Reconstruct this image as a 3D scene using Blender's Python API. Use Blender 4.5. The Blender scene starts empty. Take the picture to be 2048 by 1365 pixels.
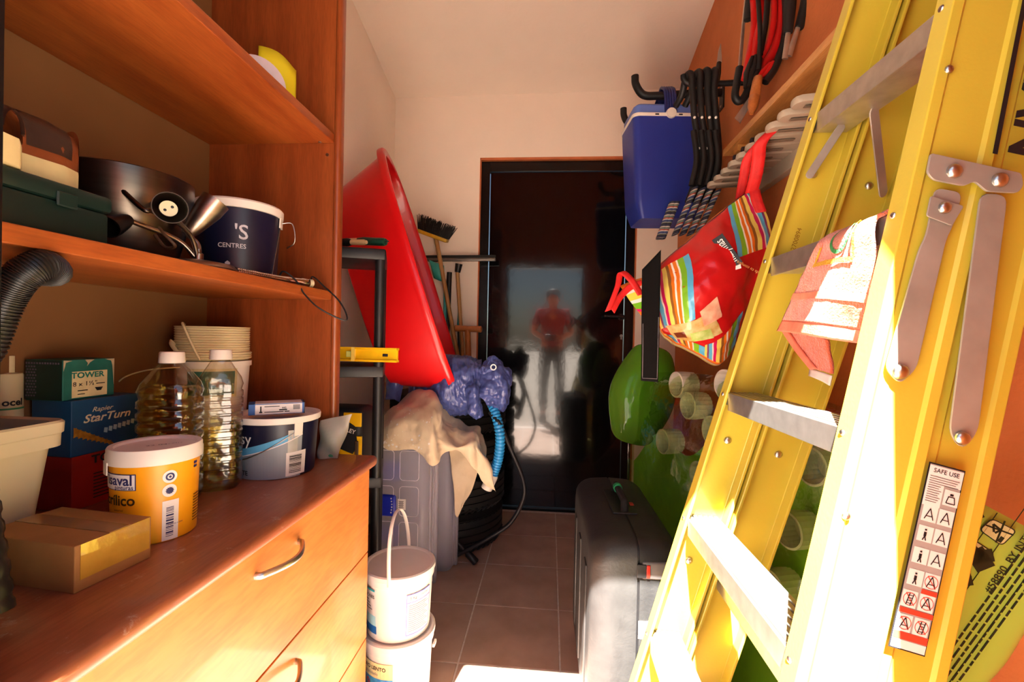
import bpy, bmesh, math, random
from mathutils import Vector, Matrix, Euler, noise
random.seed(7)
SC = bpy.context.scene
COL = SC.collection
PI = math.pi
R = math.radians

# ---------------------------------------------------------------- camera
F, CX, CY = 920.0, 1024.0, 682.5          # focal length in pixels of the 2048 x 1365 frame
CAM = Vector((0, 0, 1.03))
ROLL = 0.021
_y = Vector((76, -5.5, F)).normalized()
_u = Vector((ROLL, -1, -(_y.x * ROLL - _y.y) / _y.z)).normalized()
_x = _y.cross(_u)
if _x.x < 0: _x = -_x
W2C = Matrix((( _x.x, _y.x, _u.x), (_x.y, _y.y, _u.y), (_x.z, _y.z, _u.z)))   # world -> camera (x right, y down, z forward)
C2W = W2C.transposed()
cam_d = bpy.data.cameras.new('camera'); cam = bpy.data.objects.new('camera', cam_d); COL.objects.link(cam)
cam_d.sensor_width = 36; cam_d.lens = F / 2048 * 36; cam_d.clip_start = 0.02
_r = C2W @ Vector((1, 0, 0)); _up = C2W @ Vector((0, -1, 0)); _b = C2W @ Vector((0, 0, -1))
cam.matrix_world = Matrix(((_r.x, _up.x, _b.x, CAM.x), (_r.y, _up.y, _b.y, CAM.y), (_r.z, _up.z, _b.z, CAM.z), (0, 0, 0, 1)))
SC.camera = cam

# ---------------------------------------------------------------- light
SUN_DIR = Vector((0.2, 1.0, -1.56)).normalized()
wd = bpy.data.worlds.new('sky'); SC.world = wd; wd.use_nodes = True
nt = wd.node_tree; nt.nodes.clear()
sky = nt.nodes.new('ShaderNodeTexSky'); sky.sky_type = 'NISHITA'; sky.sun_disc = False
sky.sun_elevation = math.asin(-SUN_DIR.z); sky.sun_rotation = math.atan2(-SUN_DIR.x, -SUN_DIR.y)
sky.air_density = 1.0; sky.dust_density = 1.5; sky.ozone_density = 1.0
bg = nt.nodes.new('ShaderNodeBackground'); bg.inputs[1].default_value = .45
wo = nt.nodes.new('ShaderNodeOutputWorld')
nt.links.new(sky.outputs[0], bg.inputs[0]); nt.links.new(bg.outputs[0], wo.inputs[0])
sun_d = bpy.data.lights.new('sun', 'SUN'); sun_d.energy = 250; sun_d.angle = R(0.53); sun_d.color = (1.0, 0.96, 0.9)
sun = bpy.data.objects.new('sun', sun_d); COL.objects.link(sun); sun.location = (-2, -6, 9)
sun.rotation_euler = SUN_DIR.to_track_quat('-Z', 'Y').to_euler()
vs = SC.view_settings
vs.view_transform = 'Standard'; vs.look = 'None'; vs.gamma = 1.0; vs.use_curve_mapping = False
vs.exposure = -0.7
SC.cycles.max_bounces = 8; SC.cycles.diffuse_bounces = 5; SC.cycles.transparent_max_bounces = 14; SC.cycles.adaptive_threshold = .02
SC.cycles.sample_clamp_indirect = 12
SC.cycles.use_denoising = True
SC.cycles.caustics_reflective = False; SC.cycles.caustics_refractive = False

# ---------------------------------------------------------------- helpers
def at(px, py, X=None, Y=None, Z=None):
    """the point of the place that the photograph shows at pixel (px, py), on the plane X, Y or Z = given"""
    d = C2W @ Vector((px - CX, py - CY, F))
    if X is not None: t = (X - CAM.x) / d.x
    elif Y is not None: t = (Y - CAM.y) / d.y
    else: t = (Z - CAM.z) / d.z
    return CAM + d * t

def lin(c):
    if isinstance(c, str):
        c = tuple(int(c[i:i + 2], 16) / 255 for i in (0, 2, 4))
    return tuple((x / 12.92 if x <= .04045 else ((x + .055) / 1.055) ** 2.4) for x in c[:3]) + (1.0,)

MATS = {}
def mat(key, col='808080', rough=.5, metal=0., var=.12, scale=12., bump=0., bscale=None, coat=0., trans=0., alpha=1., spec=.5,
        stretch=(1, 1, 1), col2=None, detail=4., sheen=0., ior=1.45, emit=None, rvar=0.):
    """procedural principled material: noise drives a small colour variation and an optional bump"""
    if key in MATS: return MATS[key]
    m = bpy.data.materials.new(key); m.use_nodes = True; MATS[key] = m
    t = m.node_tree; n = t.nodes; l = t.links; b = n['Principled BSDF']
    tc = n.new('ShaderNodeTexCoord'); mp = n.new('ShaderNodeMapping'); mp.inputs['Scale'].default_value = stretch
    l.new(tc.outputs['Object'], mp.inputs[0])
    nz = n.new('ShaderNodeTexNoise'); nz.inputs['Scale'].default_value = scale; nz.inputs['Detail'].default_value = detail
    l.new(mp.outputs[0], nz.inputs['Vector'])
    rp = n.new('ShaderNodeValToRGB'); c = lin(col)
    rp.color_ramp.elements[0].position = .3; rp.color_ramp.elements[1].position = .7
    if col2: c2 = lin(col2)
    else: c2 = tuple(min(1, x * (1 + var)) for x in c[:3]) + (1,); c = tuple(x * (1 - var) for x in c[:3]) + (1,)
    rp.color_ramp.elements[0].color = c; rp.color_ramp.elements[1].color = c2
    l.new(nz.outputs[0], rp.inputs[0]); l.new(rp.outputs[0], b.inputs['Base Color'])
    b.inputs['Roughness'].default_value = rough; b.inputs['Metallic'].default_value = metal
    b.inputs['Coat Weight'].default_value = coat; b.inputs['Transmission Weight'].default_value = trans
    b.inputs['Alpha'].default_value = alpha; b.inputs['Specular IOR Level'].default_value = spec; b.inputs['IOR'].default_value = ior
    if sheen: b.inputs['Sheen Weight'].default_value = sheen
    if rvar:
        mr = n.new('ShaderNodeMapRange'); mr.inputs[3].default_value = max(0, rough - rvar); mr.inputs[4].default_value = rough + rvar
        l.new(nz.outputs[0], mr.inputs[0]); l.new(mr.outputs[0], b.inputs['Roughness'])
    if bump:
        bz = n.new('ShaderNodeTexNoise'); bz.inputs['Scale'].default_value = bscale or scale * 4; bz.inputs['Detail'].default_value = 5
        l.new(mp.outputs[0], bz.inputs['Vector'])
        bp = n.new('ShaderNodeBump'); bp.inputs['Strength'].default_value = 1.0; bp.inputs['Distance'].default_value = bump
        l.new(bz.outputs[0], bp.inputs['Height']); l.new(bp.outputs[0], b.inputs['Normal'])
    return m

def stripes(key, cols, rough=.4, axis=0, rep=1., coat=0., bump=0.):
    """hard-edged printed bands along one UV axis; cols = [(width, hex), ...]"""
    if key in MATS: return MATS[key]
    m = bpy.data.materials.new(key); m.use_nodes = True; MATS[key] = m
    t = m.node_tree; n = t.nodes; l = t.links; b = n['Principled BSDF']
    uv = n.new('ShaderNodeUVMap'); sp = n.new('ShaderNodeSeparateXYZ'); l.new(uv.outputs[0], sp.inputs[0])
    mu = n.new('ShaderNodeMath'); mu.operation = 'MULTIPLY'; mu.inputs[1].default_value = rep; l.new(sp.outputs[axis], mu.inputs[0])
    fr = n.new('ShaderNodeMath'); fr.operation = 'FRACT'; l.new(mu.outputs[0], fr.inputs[0])
    rp = n.new('ShaderNodeValToRGB'); rp.color_ramp.interpolation = 'CONSTANT'; l.new(fr.outputs[0], rp.inputs[0])
    tot = sum(w for w, _ in cols); p = 0; e = rp.color_ramp.elements
    while len(e) < len(cols): e.new(.5)
    for i, (w, c) in enumerate(cols):
        e[i].position = p / tot; p += w
    for i, (w, c) in enumerate(cols): e[i].color = lin(c)
    l.new(rp.outputs[0], b.inputs['Base Color']); b.inputs['Roughness'].default_value = rough; b.inputs['Coat Weight'].default_value = coat
    if bump:
        tc = n.new('ShaderNodeTexCoord'); nz = n.new('ShaderNodeTexNoise'); nz.inputs['Scale'].default_value = 35
        l.new(tc.outputs['Object'], nz.inputs['Vector']); bp = n.new('ShaderNodeBump'); bp.inputs['Distance'].default_value = bump
        l.new(nz.outputs[0], bp.inputs['Height']); l.new(bp.outputs[0], b.inputs['Normal'])
    return m

def wood(key, c1, c2, rough=.35, stretch=(14, 1, 14), scale=3., coat=.15, wear=0.):
    if key in MATS: return MATS[key]
    m = mat(key, c1, rough, col2=c2, scale=scale, stretch=stretch, detail=6, coat=coat)
    t = m.node_tree; n = t.nodes; l = t.links; b = n['Principled BSDF']
    mp = next(x for x in n if x.bl_idname == 'ShaderNodeMapping')
    f = n.new('ShaderNodeTexNoise'); f.inputs['Scale'].default_value = scale * 9; f.inputs['Detail'].default_value = 3
    l.new(mp.outputs[0], f.inputs['Vector'])
    rp = next(x for x in n if x.bl_idname == 'ShaderNodeValToRGB')
    mx = n.new('ShaderNodeMix'); mx.data_type = 'RGBA'; mx.blend_type = 'MULTIPLY'; mx.inputs[0].default_value = .35
    r2 = n.new('ShaderNodeValToRGB'); r2.color_ramp.elements[0].color = (.62, .55, .5, 1); r2.color_ramp.elements[1].color = (1.15, 1.1, 1.05, 1)
    r2.color_ramp.elements[0].position = .35; r2.color_ramp.elements[1].position = .6
    l.new(f.outputs[0], r2.inputs[0]); l.new(rp.outputs[0], mx.inputs[6]); l.new(r2.outputs[0], mx.inputs[7])
    out = mx.outputs[2]
    if wear:
        tc = next(x for x in n if x.bl_idname == 'ShaderNodeTexCoord')
        w = n.new('ShaderNodeTexNoise'); w.inputs['Scale'].default_value = 26; w.inputs['Detail'].default_value = 9; w.inputs['Roughness'].default_value = .75
        l.new(tc.outputs['Object'], w.inputs['Vector'])
        r3 = n.new('ShaderNodeValToRGB'); r3.color_ramp.elements[0].position = .6; r3.color_ramp.elements[1].position = .75
        r3.color_ramp.elements[1].color = (wear,) * 3 + (1,)
        l.new(w.outputs[0], r3.inputs[0])
        m2 = n.new('ShaderNodeMix'); m2.data_type = 'RGBA'; l.new(r3.outputs[0], m2.inputs[0]); l.new(out, m2.inputs[6]); m2.inputs[7].default_value = lin('cdbcb0')
        out = m2.outputs[2]
    l.new(out, b.inputs['Base Color'])
    return m

def film(key, tint, clear=.75, rough=.05, milky=True, bump=.004):
    """thin clear plastic: light passes straight through with a tint, the surface shines"""
    if key in MATS: return MATS[key]
    m = bpy.data.materials.new(key); m.use_nodes = True; MATS[key] = m
    t = m.node_tree; n = t.nodes; l = t.links; n.remove(n['Principled BSDF']); o = n['Material Output']
    tr = n.new('ShaderNodeBsdfTransparent'); tr.inputs[0].default_value = lin(tint)
    g = n.new('ShaderNodeBsdfPrincipled'); g.inputs['Base Color'].default_value = lin(tint); g.inputs['Roughness'].default_value = rough
    tc = n.new('ShaderNodeTexCoord'); nz = n.new('ShaderNodeTexNoise'); nz.inputs['Scale'].default_value = 18
    l.new(tc.outputs['Object'], nz.inputs['Vector']); bp = n.new('ShaderNodeBump'); bp.inputs['Distance'].default_value = bump
    if not milky:
        n.remove(g); g = n.new('ShaderNodeBsdfGlossy'); g.inputs['Roughness'].default_value = rough
    l.new(nz.outputs[0], bp.inputs['Height']); l.new(bp.outputs[0], g.inputs['Normal'])
    fr = n.new('ShaderNodeLayerWeight'); fr.inputs[0].default_value = .5; l.new(bp.outputs[0], fr.inputs['Normal'])
    pw = n.new('ShaderNodeMath'); pw.operation = 'POWER'; pw.inputs[1].default_value = 3.5; l.new(fr.outputs['Facing'], pw.inputs[0])
    ma = n.new('ShaderNodeMath'); ma.operation = 'MULTIPLY_ADD'; ma.use_clamp = True; ma.inputs[1].default_value = .75; ma.inputs[2].default_value = 1 - clear
    l.new(pw.outputs[0], ma.inputs[0])
    mx = n.new('ShaderNodeMixShader'); l.new(ma.outputs[0], mx.inputs[0]); l.new(tr.outputs[0], mx.inputs[1]); l.new(g.outputs[0], mx.inputs[2])
    l.new(mx.outputs[0], o.inputs[0])
    return m

class MB:
    """collects geometry that belongs to ONE object"""
    def __init__(s): s.v = []; s.f = []; s.uv = {}
    def raw(s, vs, fs, M=None):
        k = len(s.v)
        s.v += [(M @ Vector(p)) if M is not None else Vector(p) for p in vs]
        s.f += [tuple(i + k for i in f) for f in fs]; return s
    def box(s, c, d, M=None):
        x, y, z = (q / 2 for q in d); c = Vector(c)
        vs = [c + Vector(p) for p in ((-x,-y,-z),(x,-y,-z),(x,y,-z),(-x,y,-z),(-x,-y,z),(x,-y,z),(x,y,z),(-x,y,z))]
        return s.raw(vs, [(0,3,2,1),(4,5,6,7),(0,1,5,4),(1,2,6,5),(2,3,7,6),(3,0,4,7)], M)
    def span(s, a, b, M=None):
        return s.box([(p + q) / 2 for p, q in zip(a, b)], [abs(q - p) for p, q in zip(a, b)], M)
    def rbox(s, c, d, r, seg=3, M=None):
        bm = bmesh.new(); bmesh.ops.create_cube(bm, size=1)
        for v in bm.verts: v.co = Vector((v.co.x * d[0], v.co.y * d[1], v.co.z * d[2])) + Vector(c)
        bmesh.ops.bevel(bm, geom=list(bm.edges), offset=min(r, min(d) * .499), segments=seg, profile=.5, affect='EDGES', clamp_overlap=True)
        bm.verts.index_update()
        s.raw([v.co.copy() for v in bm.verts], [[v.index for v in f.verts] for f in bm.faces], M); bm.free(); return s
    def tube(s, path, r, n=8, closed=False, M=None, flat=None):
        P = [Vector(p) for p in path]; m = len(P)
        rr = r if isinstance(r, (list, tuple)) else [r] * m
        T = []
        for i in range(m):
            a = P[(i - 1) % m] if (closed or i) else P[0]; b = P[(i + 1) % m] if (closed or i < m - 1) else P[-1]
            d = b - a; T.append(d.normalized() if d.length > 1e-9 else Vector((0, 0, 1)))
        up = Vector((0, 0, 1)) if abs(T[0].z) < .9 else Vector((1, 0, 0))
        N = (up - T[0] * up.dot(T[0])).normalized(); k = len(s.v); vs = []
        for i in range(m):
            N = (N - T[i] * N.dot(T[i])); N = N.normalized() if N.length > 1e-9 else T[i].orthogonal().normalized()
            B = T[i].cross(N)
            for j in range(n):
                a = 2 * PI * j / n
                vs.append(P[i] + N * (math.cos(a) * rr[i]) + B * (math.sin(a) * rr[i] * (flat or 1)))
        fs = []
        for i in range(m if closed else m - 1):
            i2 = (i + 1) % m
            for j in range(n):
                j2 = (j + 1) % n; fs.append((i * n + j, i * n + j2, i2 * n + j2, i2 * n + j))
        if not closed: fs += [tuple(range(n - 1, -1, -1)), tuple((m - 1) * n + j for j in range(n))]
        return s.raw(vs, fs, M)
    def lathe(s, prof, n=40, M=None, sx=1., sy=1., sq=2.):
        """revolve (r, z) profile; sq > 2 squares the plan; r = 0 ends close"""
        vs = []; fs = []; rows = []
        for r_, z in prof:
            if r_ < 1e-6: rows.append([len(vs)]); vs.append((0, 0, z)); continue
            row = []
            for j in range(n):
                a = 2 * PI * j / n; c, d = math.cos(a), math.sin(a)
                q = (abs(c) ** sq + abs(d) ** sq) ** (-1 / sq)
                row.append(len(vs)); vs.append((r_ * q * c * sx, r_ * q * d * sy, z))
            rows.append(row)
        for a, b in zip(rows, rows[1:]):
            for j in range(n):
                j2 = (j + 1) % n
                if len(a) == 1 and len(b) == 1: break
                if len(a) == 1: fs.append((a[0], b[j2], b[j]))
                elif len(b) == 1: fs.append((a[j], a[j2], b[0]))
                else: fs.append((a[j], a[j2], b[j2], b[j]))
        return s.raw(vs, fs, M)
    def grid(s, fn, nu, nv, cu=False, cv=False, uv=True):
        k = len(s.v); U = nu + (0 if cu else 1); V = nv + (0 if cv else 1)
        for i in range(U):
            for j in range(V): s.v.append(Vector(fn(i / nu, j / nv)))
        for i in range(nu):
            for j in range(nv):
                a, b = i, (i + 1) % U; c, d = j, (j + 1) % V
                if uv: s.uv[len(s.f)] = [(i / nu, j / nv), ((i + 1) / nu, j / nv), ((i + 1) / nu, (j + 1) / nv), (i / nu, (j + 1) / nv)]
                s.f.append((k + a * V + c, k + b * V + c, k + b * V + d, k + a * V + d))
        return s
    def prism(s, poly, h0, h1, M=None):
        n = len(poly)
        vs = [(p[0], p[1], h0) for p in poly] + [(p[0], p[1], h1) for p in poly]
        fs = [tuple(range(n - 1, -1, -1)), tuple(range(n, 2 * n))] + [(i, (i + 1) % n, n + (i + 1) % n, n + i) for i in range(n)]
        return s.raw(vs, fs, M)

def frame(o, x, z):
    """matrix with origin o, local x along x, local z near z"""
    x = Vector(x).normalized(); z = Vector(z); z = (z - x * z.dot(x)).normalized(); y = z.cross(x)
    return Matrix(((x.x, y.x, z.x, o[0]), (x.y, y.y, z.y, o[1]), (x.z, y.z, z.z, o[2]), (0, 0, 0, 1)))

def obj(name, mb, m, parent=None, smooth=None, bevel=0, world=True, solid=0, sub=0, seg=2):
    """link the collected geometry as one mesh object; world=True: coordinates are world ones even under a parent"""
    vs = mb.v
    if parent is not None and world:
        inv = full_matrix(parent).inverted(); vs = [inv @ p for p in vs]
    me = bpy.data.meshes.new(name); me.from_pydata([tuple(p) for p in vs], [], mb.f)
    if mb.uv:
        lay = me.uv_layers.new(name='UVMap')
        for fi, c in mb.uv.items():
            for li, q in zip(me.polygons[fi].loop_indices, c): lay.data[li].uv = q
    bm = bmesh.new(); bm.from_mesh(me); bmesh.ops.recalc_face_normals(bm, faces=bm.faces); bm.to_mesh(me); bm.free()
    me.update()
    if smooth is not None:
        for p in me.polygons: p.use_smooth = True
        if smooth < 170: me.set_sharp_from_angle(angle=R(smooth))
    me.materials.append(m)
    o = bpy.data.objects.new(name, me); COL.objects.link(o)
    if parent is not None: o.parent = parent
    if solid:
        k = o.modifiers.new('thick', 'SOLIDIFY'); k.thickness = solid; k.offset = 0
    if sub:
        k = o.modifiers.new('sub', 'SUBSURF'); k.levels = sub; k.render_levels = sub
    if bevel:
        k = o.modifiers.new('bevel', 'BEVEL'); k.width = bevel; k.segments = seg; k.limit_method = 'ANGLE'; k.angle_limit = R(40)
    return o

def full_matrix(o):
    M = o.matrix_basis.copy()
    while o.parent is not None:
        o = o.parent; M = o.matrix_basis @ M
    return M

def tag(o, label, cat, group=None):
    o['label'] = label; o['category'] = cat
    if group: o['group'] = group
    return o

def thing(name, label, cat, loc=(0, 0, 0), rot=(0, 0, 0), group=None, M=None):
    o = bpy.data.objects.new(name, None); COL.objects.link(o); o.empty_display_size = .05
    if M is not None: o.matrix_basis = M
    else: o.location = loc; o.rotation_euler = rot
    o.matrix_basis = o.matrix_basis.copy()
    return tag(o, label, cat, group)

def struct(name, mb, m, **k):
    o = obj(name, mb, m, **k); o['kind'] = 'structure'; return o

_tc = {}
def glyphs(txt, size=1., bold=0., shear=0., align='CENTER', spacing=1.):
    """outline lettering as flat faces: [(x, y)], faces"""
    key = (txt, bold, shear, align, spacing)
    if key not in _tc:
        cu = bpy.data.curves.new('lettering', 'FONT'); cu.body = txt; cu.align_x = align; cu.align_y = 'CENTER'
        cu.offset = bold; cu.shear = shear; cu.resolution_u = 3; cu.space_character = spacing
        o = bpy.data.objects.new('lettering', cu); COL.objects.link(o)
        dg = bpy.context.evaluated_depsgraph_get(); dg.update(); me = bpy.data.meshes.new_from_object(o.evaluated_get(dg))
        _tc[key] = ([(v.co.x, v.co.y) for v in me.vertices], [tuple(p.vertices) for p in me.polygons])
        bpy.data.objects.remove(o); bpy.data.curves.remove(cu); bpy.data.meshes.remove(me)
    v, f = _tc[key]
    return [(x * size, y * size) for x, y in v], f

def flat_text(mb, txt, size, M, **k):
    v, f = glyphs(txt, size, **k); return mb.raw([(x, y, 0) for x, y in v], f, M)

def cyl_map(r0, r1, h, eps):
    """(arc length u at mid height, height v) -> point on a cone of radius r0 at 0, r1 at h"""
    def fn(ang, v):
        r_ = r0 + (r1 - r0) * v / h + eps
        return Vector((r_ * math.cos(ang), r_ * math.sin(ang), v))
    return fn

def cyl_text(mb, txt, size, fn, ang, v0, rad, **k):
    v, f = glyphs(txt, size, **k); return mb.raw([fn(ang + x / rad, v0 + y) for x, y in v], f)

def cyl_patch(mb, fn, a0, a1, v0, v1, n=12, nv=1):
    return mb.grid(lambda u, v: fn(a0 + (a1 - a0) * u, v0 + (v1 - v0) * v), n, nv)

def bez(pts, n=12):
    """smooth curve through points (Catmull-Rom)"""
    P = [Vector(p) for p in pts]; P = [P[0] * 2 - P[1]] + P + [P[-1] * 2 - P[-2]]; out = []
    for i in range(1, len(P) - 2):
        for k in range(n):
            t = k / n; a, b, c, d = P[i - 1], P[i], P[i + 1], P[i + 2]
            out.append(.5 * ((2 * b) + (c - a) * t + (2 * a - 5 * b + 4 * c - d) * t * t + (3 * b - a - 3 * c + d) * t ** 3))
    out.append(P[-2]); return out

def interp(tab, z):
    """piecewise linear table [(z, value)]"""
    for (a, b), (c, d) in zip(tab, tab[1:]):
        if z <= c: return b + (d - b) * (z - a) / (c - a)
    return tab[-1][1]

# ================================================================ the place
XL, XR, YB, YF0, YF1 = -.96, .72, 2.72, .255, .355
YR1 = .31                                            # the right hand jamb is thinner
JL, JR, LZ = -.478, .349, 1.815                       # front opening
def ceil_z(y): return 2.46 + (2.72 - y) * .225
plaster = mat('plaster', 'efe3d6', .85, var=.02, scale=5, bump=.0008, bscale=60)
terracotta = mat('terracotta_paint', 'c4713f', .8, var=.08, scale=9, bump=.0012, bscale=110)
black_metal = mat('black_metal', '0c0c0d', .22, var=.1, scale=30)
tile_m = mat('floor_tile', 'a28674', .42, col2='bc9f8e', scale=7, bump=.0006, bscale=40, detail=8)
grout_m = mat('grout', 'd6cbc2', .9, scale=60)
paving = mat('paving', '8a7f74', .9, scale=3, bump=.002)

fl = struct('floor', MB().span((XL - .1, YF0 - .1, -.06), (XR + .1, YB + .1, -.0025)), grout_m)
S = .3205
tw = MB().box((0, 0, -.0045), (S - .0055, S - .0055, .009)); tile0 = None
for i in range(-3, 4):
    for j in range(-4, 5):
        x0 = -.267 + S * i; y0 = 1.425 + S * (j - 0); x1, y1 = x0 + S, y0 + S
        a0, a1, b0, b1 = max(x0, XL), min(x1, XR), max(y0, YF0), min(y1, YB)
        if a1 - a0 < .02 or b1 - b0 < .02: continue
        full = abs(a1 - a0 - S) < 1e-6 and abs(b1 - b0 - S) < 1e-6
        if full and tile0 is not None:
            o = tile0.copy(); COL.objects.link(o)
        else:
            m_ = tw if full else MB().box((0, 0, -.0045), (a1 - a0 - .0055, b1 - b0 - .0055, .009))
            o = obj('tile', m_, tile_m, bevel=.0012)
            if full: tile0 = o
        o.location = ((a0 + a1) / 2, (b0 + b1) / 2, 0); o.parent = fl

struct('wall_left', MB().span((XL - .12, YF0, 0), (XL, YB + .12, 3.1)), plaster)
struct('wall_right', MB().span((XR, YF0, 0), (XR + .12, YB + .12, 3.1)), terracotta)
# back wall around the door opening
DX0, DX1, DZ = -.437, .489, 2.096
b = MB()
b.span((XL, YB, 0), (DX0, YB + .12, 3.1)); b.span((DX1, YB, 0), (XR, YB + .12, 3.1)); b.span((DX0, YB, DZ), (DX1, YB + .12, 3.1))
struct('wall_back', b, plaster)
b = MB(); c = ceil_z
b.raw([(x, y, z + k) for k in (0, .1) for x, y, z in ((XL, YF0, c(YF0)), (XR, YF0, c(YF0) + .02), (XR, YB, c(YB) + .02), (XL, YB, c(YB)))],
      [(0, 1, 2, 3), (7, 6, 5, 4), (0, 4, 5, 1), (1, 5, 6, 2), (2, 6, 7, 3), (3, 7, 4, 0)])
struct('ceiling', b, plaster)
b = MB()
b.span((XL - .5, YF0, 0), (JL, YF1, 3.2)); b.span((JR, YF0, 0), (XR + .5, YR1, 3.2)); b.span((JL, YF0, LZ), (JR, YF1, 3.2))
struct('wall_front', b, terracotta)
b = MB().span((JL, YF0 - .004, 0), (JL + .006, YF1 + .004, LZ)); b.span((JR - .006, YF0 - .004, 0), (JR, YR1 + .004, LZ)); b.span((JL, YF0 - .004, LZ - .006), (JR, YF1 + .004, LZ))
struct('trim_1', b, black_metal)
# terracotta edge of the back door reveal
b = MB().span((DX0, YB - .001, 0), (DX0 + .007, YB + .05, DZ)); b.span((DX1 - .007, YB - .001, 0), (DX1, YB + .05, DZ)); b.span((DX0, YB - .001, DZ - .014), (DX1, YB + .05, DZ))
struct('trim_2', b, mat('reveal_paint', 'b9683c', .7, scale=20))
# black back door
door_m = mat('black_gloss', '08080a', .1, var=.1, scale=30, bump=.0009, bscale=7, coat=.3)
d = MB().span((DX0 + .007, YB + .022, 0), (DX0 + .058, YB + .06, DZ - .014)); d.span((DX1 - .058, YB + .022, 0), (DX1 - .007, YB + .06, DZ - .014))
d.span((DX0 + .058, YB + .022, DZ - .075), (DX1 - .058, YB + .06, DZ - .014)); d.span((DX0 + .058, YB + .012, 0), (DX1 - .058, YB + .06, .018))
dr = struct('door_1', d, black_metal, bevel=.0012)
obj('door_leaf', MB().span((DX0 + .062, YB + .028, .022), (DX1 - .062, YB + .058, DZ - .079)), door_m, dr, bevel=.0012, seg=1)
h = at(1228, 634, Y=YB)
lv = MB().tube(bez([(h.x + .045, YB + .028, h.z), (h.x + .045, YB - .022, h.z), (h.x + .02, YB - .03, h.z), (h.x - .06, YB - .03, h.z + .002)], 5), .0085, 10)
lv.lathe([(0, 0), (.02, 0), (.02, .007), (0, .007)], 20, Matrix.Translation((h.x + .045, YB + .029, h.z)) @ Matrix.Rotation(PI / 2, 4, 'X'))
obj('lever_handle', lv, mat('dark_handle', '1c1c1e', .25, scale=40), dr, smooth=40)
k = at(1244, 672, Y=YB)
kh = MB().lathe([(0, 0), (.0085, 0), (.0085, .004), (0, .004)], 16, Matrix.Translation((k.x, YB + .029, k.z)) @ Matrix.Rotation(PI / 2, 4, 'X')); kh.box((k.x, YB + .0265, k.z - .012), (.008, .005, .02))
obj('key_cylinder', kh, mat('dull_steel', '8a8680', .35, 1., scale=50), dr)
# outside, behind the camera
struct('ground', MB().span((-20, -30, -.06), (20, YF0 - .1, -.02)), paving)

# ================================================================ drawer chest with shelf unit on the left
CY0, CY1 = .362, 1.17
CB, CU, CD = -.905, -.556, -.464                      # back, front of the shelves, front of the drawers
TOPZ = .713
oak_y = wood('cherry_along', '823a16', '9e5524', stretch=(10, 1.2, 10), wear=.0)
oak_z = wood('cherry_upright', '763618', '8e4822', stretch=(12, 12, 1.))
oak_top = wood('cherry_top', '86492c', '9a5a3a', stretch=(10, 1.2, 10), rough=.42, wear=.55)
oak_front = wood('cherry_front', 'b87034', 'cc8848', stretch=(8, 1.0, 6), scale=2.2, rough=.4)
backing = mat('backing_board', '704a28', .7, col2='7c5632', scale=4)
handle_m = mat('satin_nickel', 'b8b2aa', .3, 1., scale=60, var=.04)
ch = thing('drawer_chest', 'cherry wood drawer chest with bowed metal handles under the shelves', 'chest of drawers', (-.68, .766, 0))
b = MB().span((CB, CY0, 0), (CD - .02, CY0 + .018, .683)); b.span((CB, CY1 - .018, 0), (CD - .02, CY1, .683)); b.span((CB, CY0 + .018, 0), (CB + .01, CY1 - .018, .683))
b.span((CB + .01, CY0 + .018, .02), (CD - .03, CY1 - .018, .036))
obj('carcass', b, oak_z, ch)
b = MB().rbox(((CB - .445) / 2, (CY0 + CY1) / 2 + .002, TOPZ - .014), (-.445 - CB, CY1 - CY0 + .016, .028), .0115, 4)
obj('chest_top', b, oak_top, ch, smooth=50)
for z0, z1, hz in ((.4615, .683, .637), (.2335, .4585, .409), (.012, .2305, .181)):
    dw = obj('drawer', MB().span((CD - .02, CY0 + .002, z0), (CD, CY1 - .001, z1)), oak_front, ch, bevel=.0015)
    p = [(CD - .002, .701, hz), (CD + .008, .703, hz)] + [(CD + .008 + .024 * math.sin(PI * t), .703 + .124 * t, hz) for t in [i / 14 for i in range(1, 14)]] + [(CD + .008, .827, hz), (CD - .002, .829, hz)]
    obj('handle', MB().tube(bez(p, 2), .0062, 8, flat=.75), handle_m, dw, smooth=60)
hu = thing('shelf_unit', 'open cherry wood shelf unit standing on the drawer chest', 'shelf unit', (-.73, .766, TOPZ))
def panel(y0, y1):
    b = MB().span((CB, y0, TOPZ), (CU - .006, y1, 2.25))
    return b
sp = obj('side_panel', panel(CY1 - .024, CY1), oak_z, hu)
obj('edge_moulding', MB().rbox((CU - .001, CY1 - .0125, (TOPZ + 2.25) / 2), (.018, .03, 2.25 - TOPZ), .0085, 4), oak_z, sp, smooth=50)
for k in range(7):
    for x in (-.585, -.85):
        pass
sp2 = obj('side_panel', panel(CY0, CY0 + .024), oak_z, hu)
obj('back_panel', MB().span((CB - .006, CY0, TOPZ), (CB, CY1, 2.25)), backing, hu)
for z0, z1 in ((1.117, 1.139), (1.521, 1.543), (2.228, 2.25)):
    obj('shelf', MB().span((CB, CY0 + .024, z0), (CU - .008, CY1 - .024, z1)), oak_y, hu, bevel=.0015)
pin = mat('pin_steel', '9b9690', .3, 1., scale=60)
for (px, py) in ((640, 284), (655, 310)):
    q = at(px, py, Z=1.521) if py < 300 else at(px, py, Y=CY1 - .024)
    m_ = Matrix.Translation(q) if py < 300 else Matrix.Translation(q) @ Matrix.Rotation(PI / 2, 4, 'X')
    obj('shelf_pin', MB().lathe([(0, -.002), (.004, -.002), (.004, .002), (0, .002)], 12, m_), pin, hu)

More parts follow.
